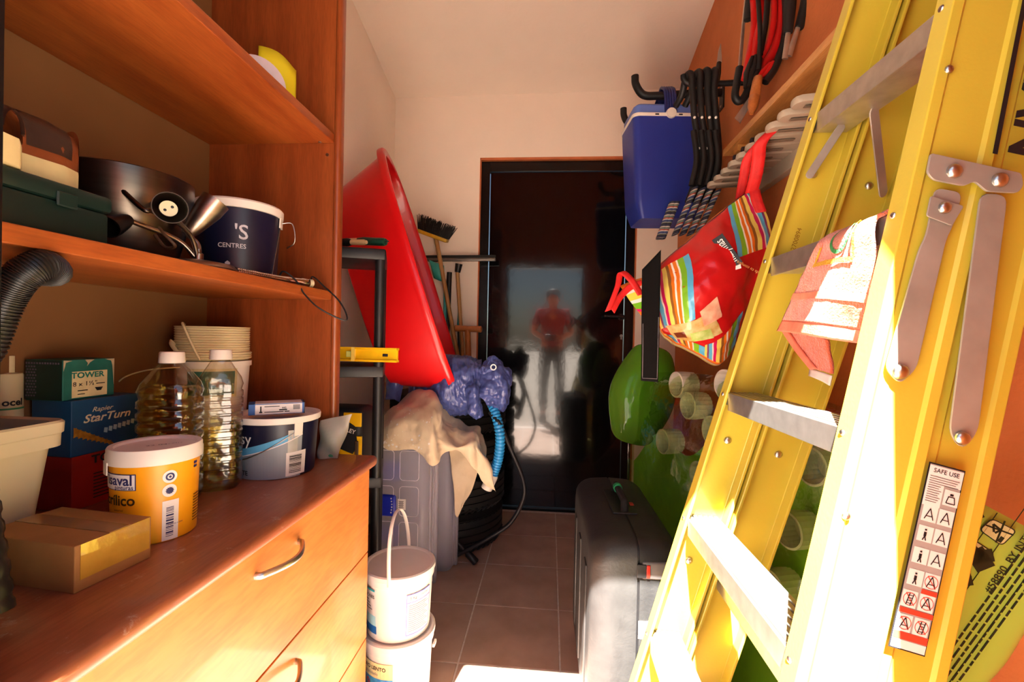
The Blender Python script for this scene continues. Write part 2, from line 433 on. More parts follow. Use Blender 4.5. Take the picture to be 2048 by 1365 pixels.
# ================================================================ yellow step ladder leaning on the right wall
yel = mat('yellow_fibreglass', 'c2ae38', .38, col2='ceba40', scale=4, coat=.25, bump=.0002, bscale=200)
alu = mat('aluminium', 'b9b4ac', .38, .9, col2='d2cdc4', scale=30, bump=.0005, bscale=150)
alu2 = mat('aluminium_rib', 'c4bfb6', .33, .9, scale=40)
steel = mat('zinc_plate', '9d978e', .45, .45, col2='b3ada4', scale=18, var=.1)
def LX(z): return .12 + .243 * z
def LA(z): return 1.048 - .094 * z
def LC(z): return .511 + .077 * z
la = thing('step_ladder', 'folded yellow fibreglass step ladder leaning on the terracotta wall', 'ladder', (.2, .78, 0))
UX = Vector((1, 0, -.243)).normalized()
def stile(name, off, w, Yfn, side, z0, z1, fl=.03, t=.0045, lip=0.):
    """C channel: web at Yfn, flanges towards side (+1: +Y, -1: -Y); off = distance from the ladder's front edge"""
    prof = [(0, 0), (w, 0), (w, fl), (w - t * 1.4, fl), (w - t * 1.4, t), (t * 1.4, t), (t * 1.4, fl), (0, fl)]
    if lip: # raised bead along both edges of the web, as on the near side
        prof = [(0, 0), (.012, 0), (.016, .003), (w - .016, .003), (w - .012, 0), (w, 0)] + prof[2:]
    rows = []
    for z in (z0, z1):
        o = Vector((LX(z), Yfn(z), z))
        rows.append([o + UX * (off + p[0]) + Vector((0, side * p[1], 0)) for p in prof])
    n = len(prof)
    b = MB().raw(rows[0] + rows[1], [tuple(range(n)), tuple(range(2 * n - 1, n - 1, -1))] + [(i, n + i, n + (i + 1) % n, (i + 1) % n) for i in range(n)])
    return obj(name, b, yel, la, bevel=.0015)
CW = lambda z: LC(z) - .03
sA = stile('stile', 0, .083, LA, -1, .035, 1.74)
sC = stile('stile', 0, .083, CW, 1, .035, 1.74, lip=1)
rA = stile('rear_stile', .088, .095, lambda z: LA(z) - .004, -1, .062, 1.69)
rC = stile('rear_stile', .086, .074, lambda z: CW(z) + .008, 1, .062, 1.69, lip=1)
# treads
tread_z = [.15, .41, .67, .93, 1.19, 1.45, 1.71]
for z in tread_z:
    y0, y1 = CW(z) + .0055, LA(z) - .0055; x0 = LX(z) + .0075
    tr = obj('tread', MB().span((x0, y0, z - .026), (x0 + .062, y1, z - .004)), alu, la, bevel=.002)
    for k in range(6):
        obj('rib', MB().span((x0 + .002 + k * .0104, y0 + .002, z - .005), (x0 + .0085 + k * .0104, y1 - .002, z)), alu2, tr)
    obj('lip', MB().span((x0 - .0045, LC(z), z - .034), (x0 + .0005, LA(z) - .03, z + .0005)), alu2, tr, bevel=.001)
    # rivet pair through the stile
    for q in (.006, -.016):
        for (Yv, dx) in ((CW(z) - .0005, 0),):
            pass
rivet_m = mat('rivet', 'c8c4bc', .28, 1., scale=60)
def rivet(p, r=.0065, parent=la, ax=Vector((0, -1, 0))):
    M = frame(p, ax.orthogonal(), ax)
    return obj('rivet', MB().lathe([(r, 0), (r * .93, r * .3), (r * .6, r * .6), (0, r * .75)], 14, M), rivet_m, parent, smooth=80)
for z in tread_z:
    o = Vector((LX(z), CW(z) - .0002, z - .012))
    for s_ in (.026, .0):
        rivet(Vector((LX(z) - .0003, CW(z) + .018, z - .004 - s_)), .0045, la, Vector((-1, 0, -.243)).normalized())
        rivet(Vector((LX(z) - .0003, LA(z) - .014, z - .004 - s_)), .0045, la, Vector((-1, 0, -.243)).normalized())
for z in (.84, 1.36, .58):
    o = Vector((LX(z), LA(z) - .0048, z)); rivet(o + UX * .04, .0075)
    rivet(Vector((LX(z), LA(z) - .0085, z)) + UX * .14, .0075)
    rivet(Vector((LX(z), CW(z) - .0005, z)) + UX * .012, .005)
# braces under the treads and diagonal brace of the rear frame
def strap(name, a, b, w, t, mt, parent, up=(0, 0, 1), hole=True):
    a, b = Vector(a), Vector(b); d = (b - a); M = frame(a, d, up); L = d.length
    poly = [(0 + w / 2 * math.cos(q), w / 2 * math.sin(q)) for q in [PI / 2 + PI * i / 8 for i in range(9)]] + [(L + w / 2 * math.cos(q), w / 2 * math.sin(q)) for q in [-PI / 2 + PI * i / 8 for i in range(9)]]
    return obj(name, MB().prism(poly, 0, t, M), mt, parent, bevel=.0008)
z = 1.45
strap('brace', (LX(z) + .04, LA(z) - .036, z - .03), (LX(z - .1) + .02, LA(z - .1) - .033, z - .11), .014, .0025, steel, la, (0, -1, 0))
strap('brace', (LX(z) + .06, LA(z) - .09, z - .03), (LX(z - .1) + .15, LA(z - .1) - .028, z - .14), .02, .0025, steel, la, (0, -1, .3))
strap('brace', (LX(z) + .06, LC(z) + .06, z - .03), (LX(z - .1) + .08, LC(z - .1) + .01, z - .12), .02, .0025, steel, la, (0, -1, .3))
for z in (.30, .56):
    y0, y1 = CW(z) + .014, LA(z) - .01; x0 = LX(z) + .1
    obj('rear_bar', MB().span((x0, y0, z - .045), (x0 + .022, y1, z - .012)), alu, la, bevel=.002)
# spreader on the near side: hinge plate with two folded arms
def onweb(px, py, d=.004):
    """point on the outer face of the near side"""
    p = at(px, py, Y=.56)
    for _ in range(6): p = at(px, py, Y=CW(p.z) - d)
    return p
def plate(name, pts, t, d, mt, parent, bev=.0008):
    P = [onweb(x, y, d) for x, y in pts]
    b = MB().raw(P + [p + Vector((0, t, 0)) for p in P], [tuple(range(len(P))), tuple(range(2 * len(P) - 1, len(P) - 1, -1))] + [(i, (i + 1) % len(P), len(P) + (i + 1) % len(P), len(P) + i) for i in range(len(P))])
    return obj(name, b, mt, parent, bevel=bev)
def rnd(pts, r=12, n=4):
    out = []
    for i, p in enumerate(pts):
        a, b, c = Vector(pts[i - 1]), Vector(p), Vector(pts[(i + 1) % len(pts)])
        u = b + (a - b).normalized() * min(r, (a - b).length / 2); v = b + (c - b).normalized() * min(r, (c - b).length / 2)
        for k in range(n + 1):
            t = k / n; out.append(tuple(u * (1 - t) ** 2 + b * 2 * t * (1 - t) + v * t * t))
    return out
arm1 = plate('spreader_arm', rnd([(1871, 375), (1925, 385), (1912, 440), (1893, 480), (1834, 738), (1800, 770), (1771, 738), (1838, 500), (1853, 470)], 16), .0025, .0050, steel, la)
arm2 = plate('spreader_arm', rnd([(1962, 385), (2016, 390), (1957, 865), (1926, 903), (1899, 868)], 22), .0025, .0045, steel, la)
hp = plate('hinge_plate', rnd([(1862, 306), (1872, 308), (2044, 346), (2048, 372), (2036, 386), (1975, 383), (1950, 362), (1930, 372), (1868, 360), (1855, 345)], 8), .003, .0105, steel, la, .001)
clp = plate('clip', rnd([(1862, 391), (1929, 412), (1905, 452), (1853, 432)], 6), .002, .0085, steel, arm1)
for (x, y, r_, par) in ((1908, 343, .0085, hp), (1999, 361, .0085, hp), (1889, 416, .007, arm1), (1800, 744, .009, arm1), (1924, 877, .008, arm2)):
    p = onweb(x, y, .0108 if par is hp else (.009 if y == 416 else .0055)); rivet(p, r_, par)
# safety label
def webM(px, py, d):
    p = onweb(px, py, d); q = Vector((.243, .077, 1)).normalized()
    x = UX; return Matrix(((x.x, q.x, 0, p.x), (x.y, q.y, -1, p.y), (x.z, q.z, 0, p.z), (0, 0, 0, 1)))
lab_c = onweb(1853, 1116, 0); L_top = onweb(1893, 935, 0); L_bot = onweb(1809, 1298, 0); LH = (L_top - L_bot).length; LW = .036
LM = webM(1853, 1116, .0)
def lay(b, x0, y0, x1, y1, h):  # x in 0..1 across, y in 0..1 down the label
    P = [((x - .5) * LW, (.5 - y) * LH, h) for x, y in ((x0, y1), (x1, y1), (x1, y0), (x0, y0))]
    return b.raw(P, [(0, 1, 2, 3)], LM)
p_white = mat('label_white', 'e8e4e2', .45, var=.02, scale=80); p_grey = mat('label_grey', '9c9896', .5, var=.03, scale=80)
p_black = mat('print_black', '14141a', .5, var=.05, scale=80); p_red = mat('print_red', 'e8402c', .5, var=.05, scale=80)
b = MB(); lay(b, -.04, -.008, 1.04, 1.008, .0008); obj('safety_label', b, p_black, la)
sl = la.children[-1] if False else bpy.data.objects['safety_label']
b = MB(); lay(b, 0, 0, 1, 1, .0012); obj('label_ground', b, p_grey, sl)
b = MB(); lay(b, 0, .005, 1, .1, .0015); lay(b, 0, .1, .52, .225, .0015); 
for x, y in ((.55, .115), (.04, .225), (.52, .225), (.04, .335), (.52, .335), (.04, .455), (.52, .455), (.04, .575), (.52, .575), (.0, .69), (.5, .69), (.0, .82), (.5, .82)):
    lay(b, x + .02, y, x + .46 if x > .1 else x + .46, y + .085 if y < .6 else y + .09, .0015)
lay(b, 0, .955, 1, 1, .0015); obj('label_panels', b, p_white, sl)
b = MB()
for x0, x1, y0, y1 in ((.52, .98, .665, .69), (0, 1, .785, .812), (0, 1, .912, .95)): lay(b, x0, y0, x1, y1, .0018)
def ring(b, cx, cy, r_, w_):
    n = 18; v = []; 
    for i in range(n):
        a = 2 * PI * i / n
        for q in (r_, r_ - w_): v.append(((cx - .5) * LW + q * LW * math.cos(a), (.5 - cy) * LH + q * LW * math.sin(a), .0018))
    b.raw(v, [(2 * i, 2 * ((i + 1) % n), 2 * ((i + 1) % n) + 1, 2 * i + 1) for i in range(n)], LM)
def bar(b, x0, y0, x1, y1, w_, h=.002):
    a = Vector(((x0 - .5) * LW, (.5 - y0) * LH, h)); c = Vector(((x1 - .5) * LW, (.5 - y1) * LH, h)); d = (c - a).normalized(); n = Vector((-d.y, d.x, 0)) * w_ * LW
    b.raw([a - n, c - n, c + n, a + n], [(0, 1, 2, 3)], LM)
for cx, cy in ((.75, .62), (.25, .735), (.75, .735), (.25, .865), (.75, .865)):
    ring(b, cx, cy, .2, .02); bar(b, cx - .14, cy - .03, cx + .14, cy + .03, .012)
obj('label_red', b, p_red, sl)
b = MB()
flat_text(b, 'SAFE USE', .0068, LM @ Matrix.Translation((0, LH * (.5 - .03), .0019)), bold=.01)
for i in range(12):
    y = .062 + i * .0125; x1 = .92 if i < 4 else .46
    bar(b, .05, y, x1 - .04 * (i % 3), y, .008)
for cx, cy, kind in ((.78, .158, 0), (.27, .268, 1), (.75, .268, 2), (.27, .378, 3), (.75, .378, 2), (.27, .498, 3), (.75, .498, 2), (.27, .618, 3), (.75, .62, 2), (.25, .735, 4), (.75, .735, 2), (.25, .865, 2), (.75, .865, 4)):
    if kind == 0:
        for s_ in (-1, 1): bar(b, cx + s_ * .13, cy + .028, cx + s_ * .08, cy - .01, .015)
        bar(b, cx - .13, cy + .028, cx + .13, cy + .028, .015); bar(b, cx - .08, cy - .008, cx + .08, cy - .008, .015); bar(b, cx - .05, cy - .02, cx + .05, cy - .02, .03)
    if kind in (1, 2):
        for s_ in (-1, 1): bar(b, cx, cy - .03, cx + s_ * .13, cy + .03, .015)
        bar(b, cx - .08, cy + .012, cx + .08, cy + .012, .012)
    if kind == 3:
        bar(b, cx, cy - .012, cx, cy + .012, .04); bar(b, cx, cy - .028, cx, cy - .019, .03)
        for s_ in (-1, 1): bar(b, cx, cy + .01, cx + s_ * .05, cy + .034, .018)
    if kind == 4:
        for s_ in (-1, 1): bar(b, cx + s_ * .06 + .03, cy - .033, cx + s_ * .06 - .03, cy + .033, .014)
        for q in (-.02, -.006, .008, .022): bar(b, cx - .07, cy + q, cx + .07, cy + q, .01)
obj('label_print', b, p_black, sl)
# maker's lettering down the near side, and its rule
b = MB(); TM = webM(2040, 215, .0016) @ Matrix.Rotation(-PI / 2, 4, 'Z')
flat_text(b, 'YOUNGMAN', .072, TM @ Matrix.Translation((.01, -.006, 0)), bold=.025, align='RIGHT', shear=0) if False else None
p0 = onweb(2013, 309, .0016)
q = Vector((.243, .077, 1)).normalized()
TM = Matrix(((-q.x, UX.x, 0, p0.x), (-q.y, UX.y, -1, p0.y), (-q.z, UX.z, 0, p0.z), (0, 0, 0, 1)))
flat_text(b, 'YOUNGMAN', .06, TM @ Matrix.Translation((0, .02, 0)), bold=.025, align='RIGHT')
obj('lettering', b, p_black, la)
a0, a1 = onweb(1990, 308, .0016), onweb(2046, 20, .0016); n_ = UX * .0028
obj('rule', MB().raw([a0 - n_, a0 + n_, a1 + n_ + (a1 - a0) * .6, a1 - n_ + (a1 - a0) * .6], [(0, 1, 2, 3)]), p_black, la)
# serial number on the far stile
b = MB(); z = 1.235; o_ = Vector((LX(z), LA(z) - .0055, z)) + UX * .047
q = Vector((.243, -.094, 1)).normalized()
flat_text(b, '162700894', .0125, Matrix(((q.x, -UX.x, 0, o_.x), (q.y, -UX.y, -1, o_.y), (q.z, -UX.z, 0, o_.z), (0, 0, 0, 1))))
obj('serial_number', b, mat('stamp_brown', '8a6410', .6, scale=50), la)
# feet
for Yf, s_ in ((LA, -1), (CW, 1)):
    o = Vector((LX(.0), Yf(0), 0))
    obj('foot', MB().box((LX(.015) + .041, Yf(.015) + s_ * .015, .02), (.095, .042, .04)), mat('black_rubber', '141414', .8, scale=40), la, bevel=.004)
    obj('foot', MB().box((LX(.015) + .137, Yf(.015) + s_ * .017, .02), (.088, .042, .04)), MATS['black_rubber'], la, bevel=.004)

# ================================================================ things on the chest top and the shelves
white_pl = mat('white_plastic', 'e9e3da', .4, var=.03, scale=15)
cream_pl = mat('cream_plastic', 'd9cda6', .45, var=.04, scale=10)
navy = mat('navy_print', '12142e', .35, var=.06, scale=20)
kraft = mat('kraft_card', '96683a', .75, col2='a87844', scale=14, bump=.0003, bscale=200)
p_navy = mat('print_navy', '20235e', .5, scale=60)

def face_dir(x, y): return math.atan2(-y, -x)
def barcode(b, fn, a0, a1, v0, v1, n=22, seed=1):
    """printed bars stacked along the height, each running round the curve"""
    rg = random.Random(seed); h = v1 - v0; v = v0
    while v < v1:
        w = h / n * rg.choice((.5, .5, 1, 1.4)); cyl_patch(b, fn, a0, a1, v, min(v + w, v1), 4); v += w + h / n * rg.choice((.5, .6, 1.1))
def bar_vert(b, fn, a0, a1, v0, v1, n=22, seed=1):
    rg = random.Random(seed); h = a1 - a0; a = a0
    while a < a1:
        w = h / n * rg.choice((.5, .5, 1, 1.4)); cyl_patch(b, fn, a, min(a + w, a1), v0, v1, 1); a += w + h / n * rg.choice((.5, .6, 1.1))
def disc_on(b, fn, ang, v0, rad, r0, r1=0., n=24, wob=0):
    vs = []
    for i in range(n):
        a = 2 * PI * i / n; q = r0 * (1 - wob * (i % 2))
        vs.append(fn(ang + q * math.cos(a) / rad, v0 + q * math.sin(a))); vs.append(fn(ang + r1 * math.cos(a) / rad, v0 + r1 * math.sin(a)))
    b.raw(vs, [(2 * i, 2 * ((i + 1) % n), 2 * ((i + 1) % n) + 1, 2 * i + 1) for i in range(n)])

# ---- yellow paint tub
x, y = -.611, .672; r0, r1, h = .0535, .0575, .134; A = face_dir(x, y)
t = thing('paint_tub', 'yellow acrylic paint tub with a white lid beside the water bottles', 'paint tub', (x, y, TOPZ))
obj('tub', MB().lathe([(0, 0), (r0 - .002, 0), (r0, .002), (r1, h), (r1 - .003, h), (0, h - .002)], 48), mat('paint_yellow', 'f0a010', .35, col2='f4ac1c', scale=5), t, smooth=40, world=False)
obj('lid', MB().lathe([(0, h + .002), (r1 - .006, h + .002), (r1 - .005, h + .006), (r1 + .0015, h + .0065), (r1 + .003, h + .004), (r1 + .003, h - .001), (r1 + .004, h - .003), (r1 + .0038, h - .016), (r1 + .001, h - .017), (r1, h - .01)], 48), white_pl, t, smooth=35, world=False)
b = MB(); fnT = cyl_map(r1, r1, h, .0045); cyl_patch(b, fnT, A + R(-88), A + R(-66), h - .03, h - .012, 4); obj('tamper_tab', b, white_pl, t, world=False, solid=.001)
fn = cyl_map(r0, r1, h, .0006); fn2 = cyl_map(r0, r1, h, .0011); fn3 = cyl_map(r0, r1, h, .0016)
b = MB(); cyl_patch(b, fn, A + R(-84), A + R(-24), .083, .107); pl = obj('brand_panel', b, p_navy, t, world=False)
b = MB(); cyl_patch(b, fn2, A + R(-83), A + R(-25.2), .0842, .1058); obj('brand_ground', b, p_white, pl, world=False)
b = MB(); cyl_text(b, 'isaval', .021, fn3, A + R(-50), .0975, r1, bold=.02); cyl_text(b, 'pinturas', .0088, fn3, A + R(-41), .0875, r1, bold=.015); obj('brand_lettering', b, p_navy, pl, world=False)
b = MB(); cyl_text(b, 'acrílico', .0215, fn2, A + R(-56), .068, r1, bold=.02); cyl_text(b, 'exterior', .005, fn2, A + R(-50), .054, r1)
for i in range(10): cyl_patch(b, fn2, A + R(56), A + R(74), .018 + i * .0045, .0195 + i * .0045, 4)
obj('name_lettering', b, mat('print_brown', '3a2408', .5, scale=60), t, world=False)
b = MB(); cyl_patch(b, fn, A + R(8), A + R(30), .002, .062); bl = obj('barcode_label', b, p_white, t, world=False)
b = MB(); barcode(b, fn2, A + R(13), A + R(23), .008, .052, 26, 3); cyl_text(b, '8 425106 612004', .003, fn2, A + R(26), .025, r1); obj('bars', b, p_navy, bl, world=False)
for k, (an, v) in enumerate(((17, .098), (17, .077))):
    b = MB(); disc_on(b, fn, A + R(an), v, r1, .0095); rd = obj('roundel', b, p_white, t, world=False)
    b = MB(); disc_on(b, fn2, A + R(an), v, r1, .0058, 0 if k else .0035, wob=.25 if k else 0)
    if not k: disc_on(b, fn2, A + R(an), v, r1, .0022, 0, 4)
    obj('roundel_print', b, p_navy, rd, world=False)
b = MB()
for s_ in range(4): disc_on(b, fn, A + R(57 + 4 * (s_ % 2)), .11 - .006 * (s_ // 2), r1, .0026, 0, 6)
obj('side_logo', b, p_navy, t, world=False)
b = MB(); flat_text(b, '22 04', .012, Matrix.Translation((0, 0, h + .0026)) @ Matrix.Rotation(A + PI / 2, 4, 'Z')); flat_text(b, 'lote 0417', .007, Matrix.Translation((.014, .014, h + .0026)) @ Matrix.Rotation(A + PI / 2, 4, 'Z'))
obj('lid_stamp', b, mat('faded_ink', '8c8488', .6, scale=60), t, world=False)

# ---- blue and grey paint pail
x, y = -.622, 1.012; r0, r1, h = .08, .0875, .124; A = face_dir(x, y)
t = thing('paint_pail', 'navy and grey paint pail with a white rim and barcode label', 'paint pail', (x, y, TOPZ))
obj('pail_body', MB().lathe([(0, 0), (r0 - .003, 0), (r0, .003), (r1, h), (r1 - .003, h), (r1 - .004, h - .004), (0, h - .004)], 56), navy, t, smooth=40, world=False)
obj('lid', MB().lathe([(0, h - .001), (r1 - .008, h - .001), (r1 - .005, h + .008), (r1 + .004, h + .009), (r1 + .005, h + .006), (r1 + .004, h - .004), (r1 - .001, h - .006)], 56), white_pl, t, smooth=35, world=False)
fn = cyl_map(r0, r1, h, .0006); fn2 = cyl_map(r0, r1, h, .0011); fn3 = cyl_map(r0, r1, h, .0016)
sw = lambda u: .045 + .052 * u ** 1.6
b = MB(); b.grid(lambda u, v: fn(A + R(-95 + 130 * u), .001 + (sw(u) - .001) * v), 30, 4); obj('grey_panel', b, mat('print_grey', '8f98a2', .4, scale=10, var=.03), t, world=False)
b = MB(); b.grid(lambda u, v: fn2(A + R(-95 + 130 * u), sw(u) - .003 + .018 * v * (.9 - .1 * u)), 30, 1); obj('blue_swoosh', b, mat('print_sky', '58a8d8', .4, scale=30), t, world=False)
b = MB(); b.grid(lambda u, v: fn3(A + R(-95 + 130 * u), sw(u) - .0045 + .002 * v), 30, 1); obj('white_line', b, p_white, t, world=False)
b = MB(); b.grid(lambda u, v: fn2(A + R(14 + 14 * u), .001 + (h - .02) * v), 6, 2); obj('silver_band', b, mat('print_silver', 'a9aeb0', .35, .3, scale=30), t, world=False)
b = MB(); cyl_text(b, 'easy', .036, fn3, A + R(-55), .088, r1, bold=.0); obj('lettering', b, p_white, t, world=False)
b = MB(); cyl_text(b, 'WHITE', .014, fn3, A + R(-58), .014, r0, bold=.02); obj('shade_lettering', b, p_black, t, world=False)
b = MB(); b.grid(lambda u, v: fn3(A + R(12 + 30 * u), .004 + .052 * v + .002 * u), 8, 1); bl = obj('barcode_label', b, p_white, t, world=False)
fn4 = cyl_map(r0, r1, h, .0021); b = MB(); barcode(b, fn4, A + R(16.5), A + R(35), .011, .05, 24, 5); obj('bars', b, p_black, bl, world=False)
b = MB(); b.grid(lambda u, v: fn3(A + R(22 + 12 * u), h - .032 + .034 * v), 5, 2); obj('handle_ear', b, white_pl, t, world=False, solid=.003)
hp_ = [fn3(A + R(28), h - .02)] + [fn3(A + R(28 - 6 * k), h - .02 - .072 * math.sin(PI / 2 * k / 20)) * 1.004 for k in range(1, 21)]
obj('wire_handle', MB().tube(hp_, .0013, 6), mat('wire', 'b7b4ae', .3, 1., scale=60), t, smooth=80, world=False)

# ---- small box of screws lying on the pail
M = Matrix.Translation((x + .005, y - .012, TOPZ + h + .0105)) @ Matrix.Rotation(R(33), 4, 'Z') @ Matrix.Rotation(R(0), 4, 'X')
t = thing('screw_box', 'small flat blue screw box with a white label lying on the pail', 'box', M=M)
obj('carton', MB().box((0, 0, .012), (.112, .05, .024)), mat('box_blue', '1f5fae', .5, scale=20), t, world=False, bevel=.001)
b = MB().box((.004, -.0252, .012), (.094, .0008, .0215)); b.box((.004, 0, .0243), (.094, .046, .0008)); lb = obj('label', b, p_white, t, world=False)
b = MB()
FM = Matrix(((1, 0, 0, 0), (0, 0, -1, -.0259), (0, 1, 0, .012), (0, 0, 0, 1)))
for x_, w_, y_, h_ in ((-.032, .003, 0, .014), (-.032, .006, -.006, .003), (-.01, .03, .006, .0016), (-.006, .038, -.006, .0016), (.012, .016, -.002, .003), (.02, .01, -.006, .002)):
    b.box((x_, y_, .0002), (w_, h_, .0004), FM)
for k in range(9): b.box((.033 + k * .0016, .003, .0002), (.0009, .011, .0004), FM)
flat_text(b, '443', .006, FM @ Matrix.Translation((.014, .002, .0004)), bold=.02)
obj('label_print', b, p_black, lb, world=False)
obj('dark_end', MB().box((.0555, 0, .012), (.0022, .0505, .0245)), mat('box_navy', '141a3c', .5, scale=20), t, world=False)

# ---- plastic bag leaning on the side panel
def bagf(u, v):
    a = 2 * PI * u; w = .026 + .016 * v; d = .016 * math.sin(PI * min(1, v * .85 + .12)) + .003
    return Vector((-.556 + w * math.cos(a) + .022 * v, 1.124 + d * math.sin(a) + .006 * math.sin(9 * v + 3 * math.cos(a)), TOPZ + .001 + .105 * v + .01 * math.cos(a) * v))
b = MB().grid(bagf, 24, 12, cu=True)
t = tag(obj('plastic_bag', b, film('bag_film', 'd9d4cc', .55, .25), smooth=180), 'clear plastic bag with green contents against the side panel', 'bag')
b = MB().rbox((-.556, 1.124, TOPZ + .038), (.034, .014, .068), .004, 2); c_ = obj('green_packet', b, mat('packet_green', '3f8f6c', .5, scale=60, var=.3), t)

# ---- two ribbed water bottles
clear = film('clear_plastic', 'f6f3ea', .9, .08, False)
water = film('yellowed_water', 'f0e6b4', .9, .06, False, .012)
def bottle(x, y, rad, hh, rot, label, ribs, lvl):
    t = thing('water_bottle', label, 'bottle', (x, y, TOPZ), (0, 0, rot), group='clear water bottles on the chest top')
    zs = hh - .07; prof = [(0, .002), (rad * .8, 0), (rad * .97, .008)]
    n = ribs
    for k in range(n):
        z0 = .014 + (zs - .022) * k / n; dz = (zs - .022) / n
        prof += [(rad, z0), (rad, z0 + dz * .55), (rad * .93, z0 + dz * .7), (rad * .93, z0 + dz * .85)]
    prof += [(rad, zs), (rad * .9, zs + .014), (rad * .55, zs + .038), (.0155, zs + .05), (.0155, hh - .016)]
    obj('bottle_body', MB().lathe(prof, 40, sq=3.2), clear, t, smooth=50, world=False)
    inn = [(0, .004)] + [(max(0, r_ - .0022), z) for r_, z in prof[1:] if z < lvl] + [(rad * .80 if lvl > zs else rad * .9, lvl), (0, lvl)]
    obj('water', MB().lathe(inn, 40, sq=3.2), water, t, smooth=50, world=False)
    obj('bottle_cap', MB().lathe([(0, hh), (.018, hh), (.0195, hh - .002), (.0205, hh - .02), (.0185, hh - .0205)], 30), white_pl, t, smooth=40, world=False)
bottle(-.687, .786, .047, .278, R(20), 'clear ribbed water bottle nearer the yellow tub', 9, .215)
bottle(-.668, .886, .041, .28, R(35), 'clear ribbed water bottle nearer the navy and grey pail', 12, .125)

# ---- white tub with a window, carrying a spool of cable
x, y = -.797, 1.035
t = thing('white_tub', 'tall white plastic tub with a green panel under the cable reel', 'tub', (x, y, TOPZ))
r0, r1, h = .062, .074, .248; A = face_dir(x, y)
obj('tub_wall', MB().lathe([(0, 0), (r0, 0), (r1, h - .012), (r1 + .004, h - .012), (r1 + .004, h), (r1 - .002, h), (0, h - .004)], 40), white_pl, t, smooth=40, world=False)
fn = cyl_map(r0, r1, h, .001); b = MB(); cyl_patch(b, fn, A - .75, A + .62, .17, .228); obj('green_panel', b, mat('panel_green', '3e6a58', .4, scale=20), t, world=False)
b = MB(); fn2 = cyl_map(r0, r1, h, .002); cyl_patch(b, fn2, A - .75, A + .62, .166, .172); cyl_patch(b, fn2, A - .75, A + .62, .226, .232); cyl_patch(b, fn2, A + .58, A + .66, .166, .232); obj('panel_frame', b, cream_pl, t, world=False)
t = thing('cable_reel', 'reel of thin cream cable wound in rings on the tall white tub', 'cable reel', (x, y - .004, TOPZ + h + .001))
prof = [(0, 0), (.068, 0)]
for k in range(13):
    z0 = .004 + k * .0055
    for q in range(5):
        a = -PI / 2 + PI * q / 4; prof.append((.0735 + (.004 if k < 3 else 0) + .0028 * math.cos(a), z0 + .00275 + .00275 * math.sin(a)))
prof += [(.0765, .0765), (.0765, .0785), (0, .0785)]
obj('wound_cable', MB().lathe(prof, 48), cream_pl, t, smooth=40, world=False)
b = MB().tube(bez([(x - .03, y - .055, TOPZ + h + .0815), (x - .005, y - .09, TOPZ + h + .083), (x + .02, y - .094, TOPZ + h + .04), (x + .035, y - .088, TOPZ + h + .005)], 8), .0026, 7); obj('loose_strand', b, cream_pl, t, smooth=80)
q = [at(345, 680, Y=.96), at(330, 690, Y=.95), at(360, 715, Y=.95)]
b = MB().tube(bez([at(360, 700, Y=.985), at(340, 684, Y=.95), at(352, 702, Y=.945), at(372, 722, Y=.95)], 6), .006, 6, flat=.3); obj('loose_strip', b, cream_pl, t, smooth=80)
b = MB().tube(bez([at(360, 735, Y=.94), at(300, 740, Y=.91), at(255, 752, Y=.9), at(232, 768, Y=.9)], 8), .0015, 6); obj('cable_end', b, cream_pl, t, smooth=80)

# ---- boxes of screws stacked against the back
def carton(name, label, P, yaw, size, m, z, cat='box', group=None):
    """P = plan position of the corner nearest the camera; front face runs along local x"""
    M = Matrix.Translation((P[0], P[1], z)) @ Matrix.Rotation(yaw, 4, 'Z')
    t = thing(name, label, cat, M=M, group=group)
    obj('carton', MB().span((0, 0, 0), (size[0], size[1], size[2])), m, t, world=False, bevel=.0012)
    return t, M
def FF(x0, z0): # front face of a carton: u right, v up
    return Matrix(((1, 0, 0, x0), (0, 0, -1, -.0006), (0, 1, 0, z0), (0, 0, 0, 1)))
def decal(t, name, items, m, Mf, par=None):
    b = MB()
    for it in items:
        if it[0] == 'r': b.box(((it[1] + it[3]) / 2, (it[2] + it[4]) / 2, 0), (it[3] - it[1], it[4] - it[2], .0006), Mf)
        elif it[0] == 'p': b.prism(it[1], 0, .0005, Mf)
        else: flat_text(b, it[1], it[2], Mf @ Matrix.Translation((it[3], it[4], .0008)), **(it[5] if len(it) > 5 else {}))
    return obj(name, b, m, par or t, world=False)
FS = Matrix.Diagonal((1.22, 1.02, 1, 1))
t, M = carton('screw_box', 'red screw box at the bottom of the stack behind the yellow tub', (-.815, .725), R(88), (.118, .078, .094), mat('box_red', 'a81c10', .5, scale=20), TOPZ)
decal(t, 'lettering', [('t', 'TOWER', .02, .062, .08, dict(bold=.03))] + [('r', .03, .012 + .006 * k, .09 - .01 * (k % 3), .0138 + .006 * k) for k in range(8)], p_black, FF(0, 0) @ FS)
t, M = carton('screw_box', 'blue screw box with a golden screw picture on the red box', (-.814, .722), R(87), (.122, .08, .097), mat('box_darkblue', '12385a', .45, col2='18507c', scale=9), TOPZ + .0945)
decal(t, 'lettering', [('t', 'Rapier', .0115, .042, .076, dict(shear=.35, bold=.01)), ('t', 'StarTurn', .0195, .05, .061, dict(shear=.3, bold=.02))], mat('print_cream', 'e6d8b8', .5, scale=60), FF(0, 0) @ FS)
sc_m = mat('print_gold', 'c88a2c', .5, col2='8a5614', scale=120)
it = []
for k in range(11):
    u = -.008 + k * .0062; v = .048 - k * .0036; s_ = .0095 - .0006 * k
    if u > .002: it.append(('p', [(u - .0018, v - s_), (u + .0022, v - s_ * .8), (u + .0026, v + s_), (u - .0008, v + s_ * .9)]))
it.append(('p', [(.003, .036), (.056, .009), (.062, .007), (.056, .014), (.003, .05)]))
decal(t, 'screw_picture', it, sc_m, FF(0, 0) @ FS)
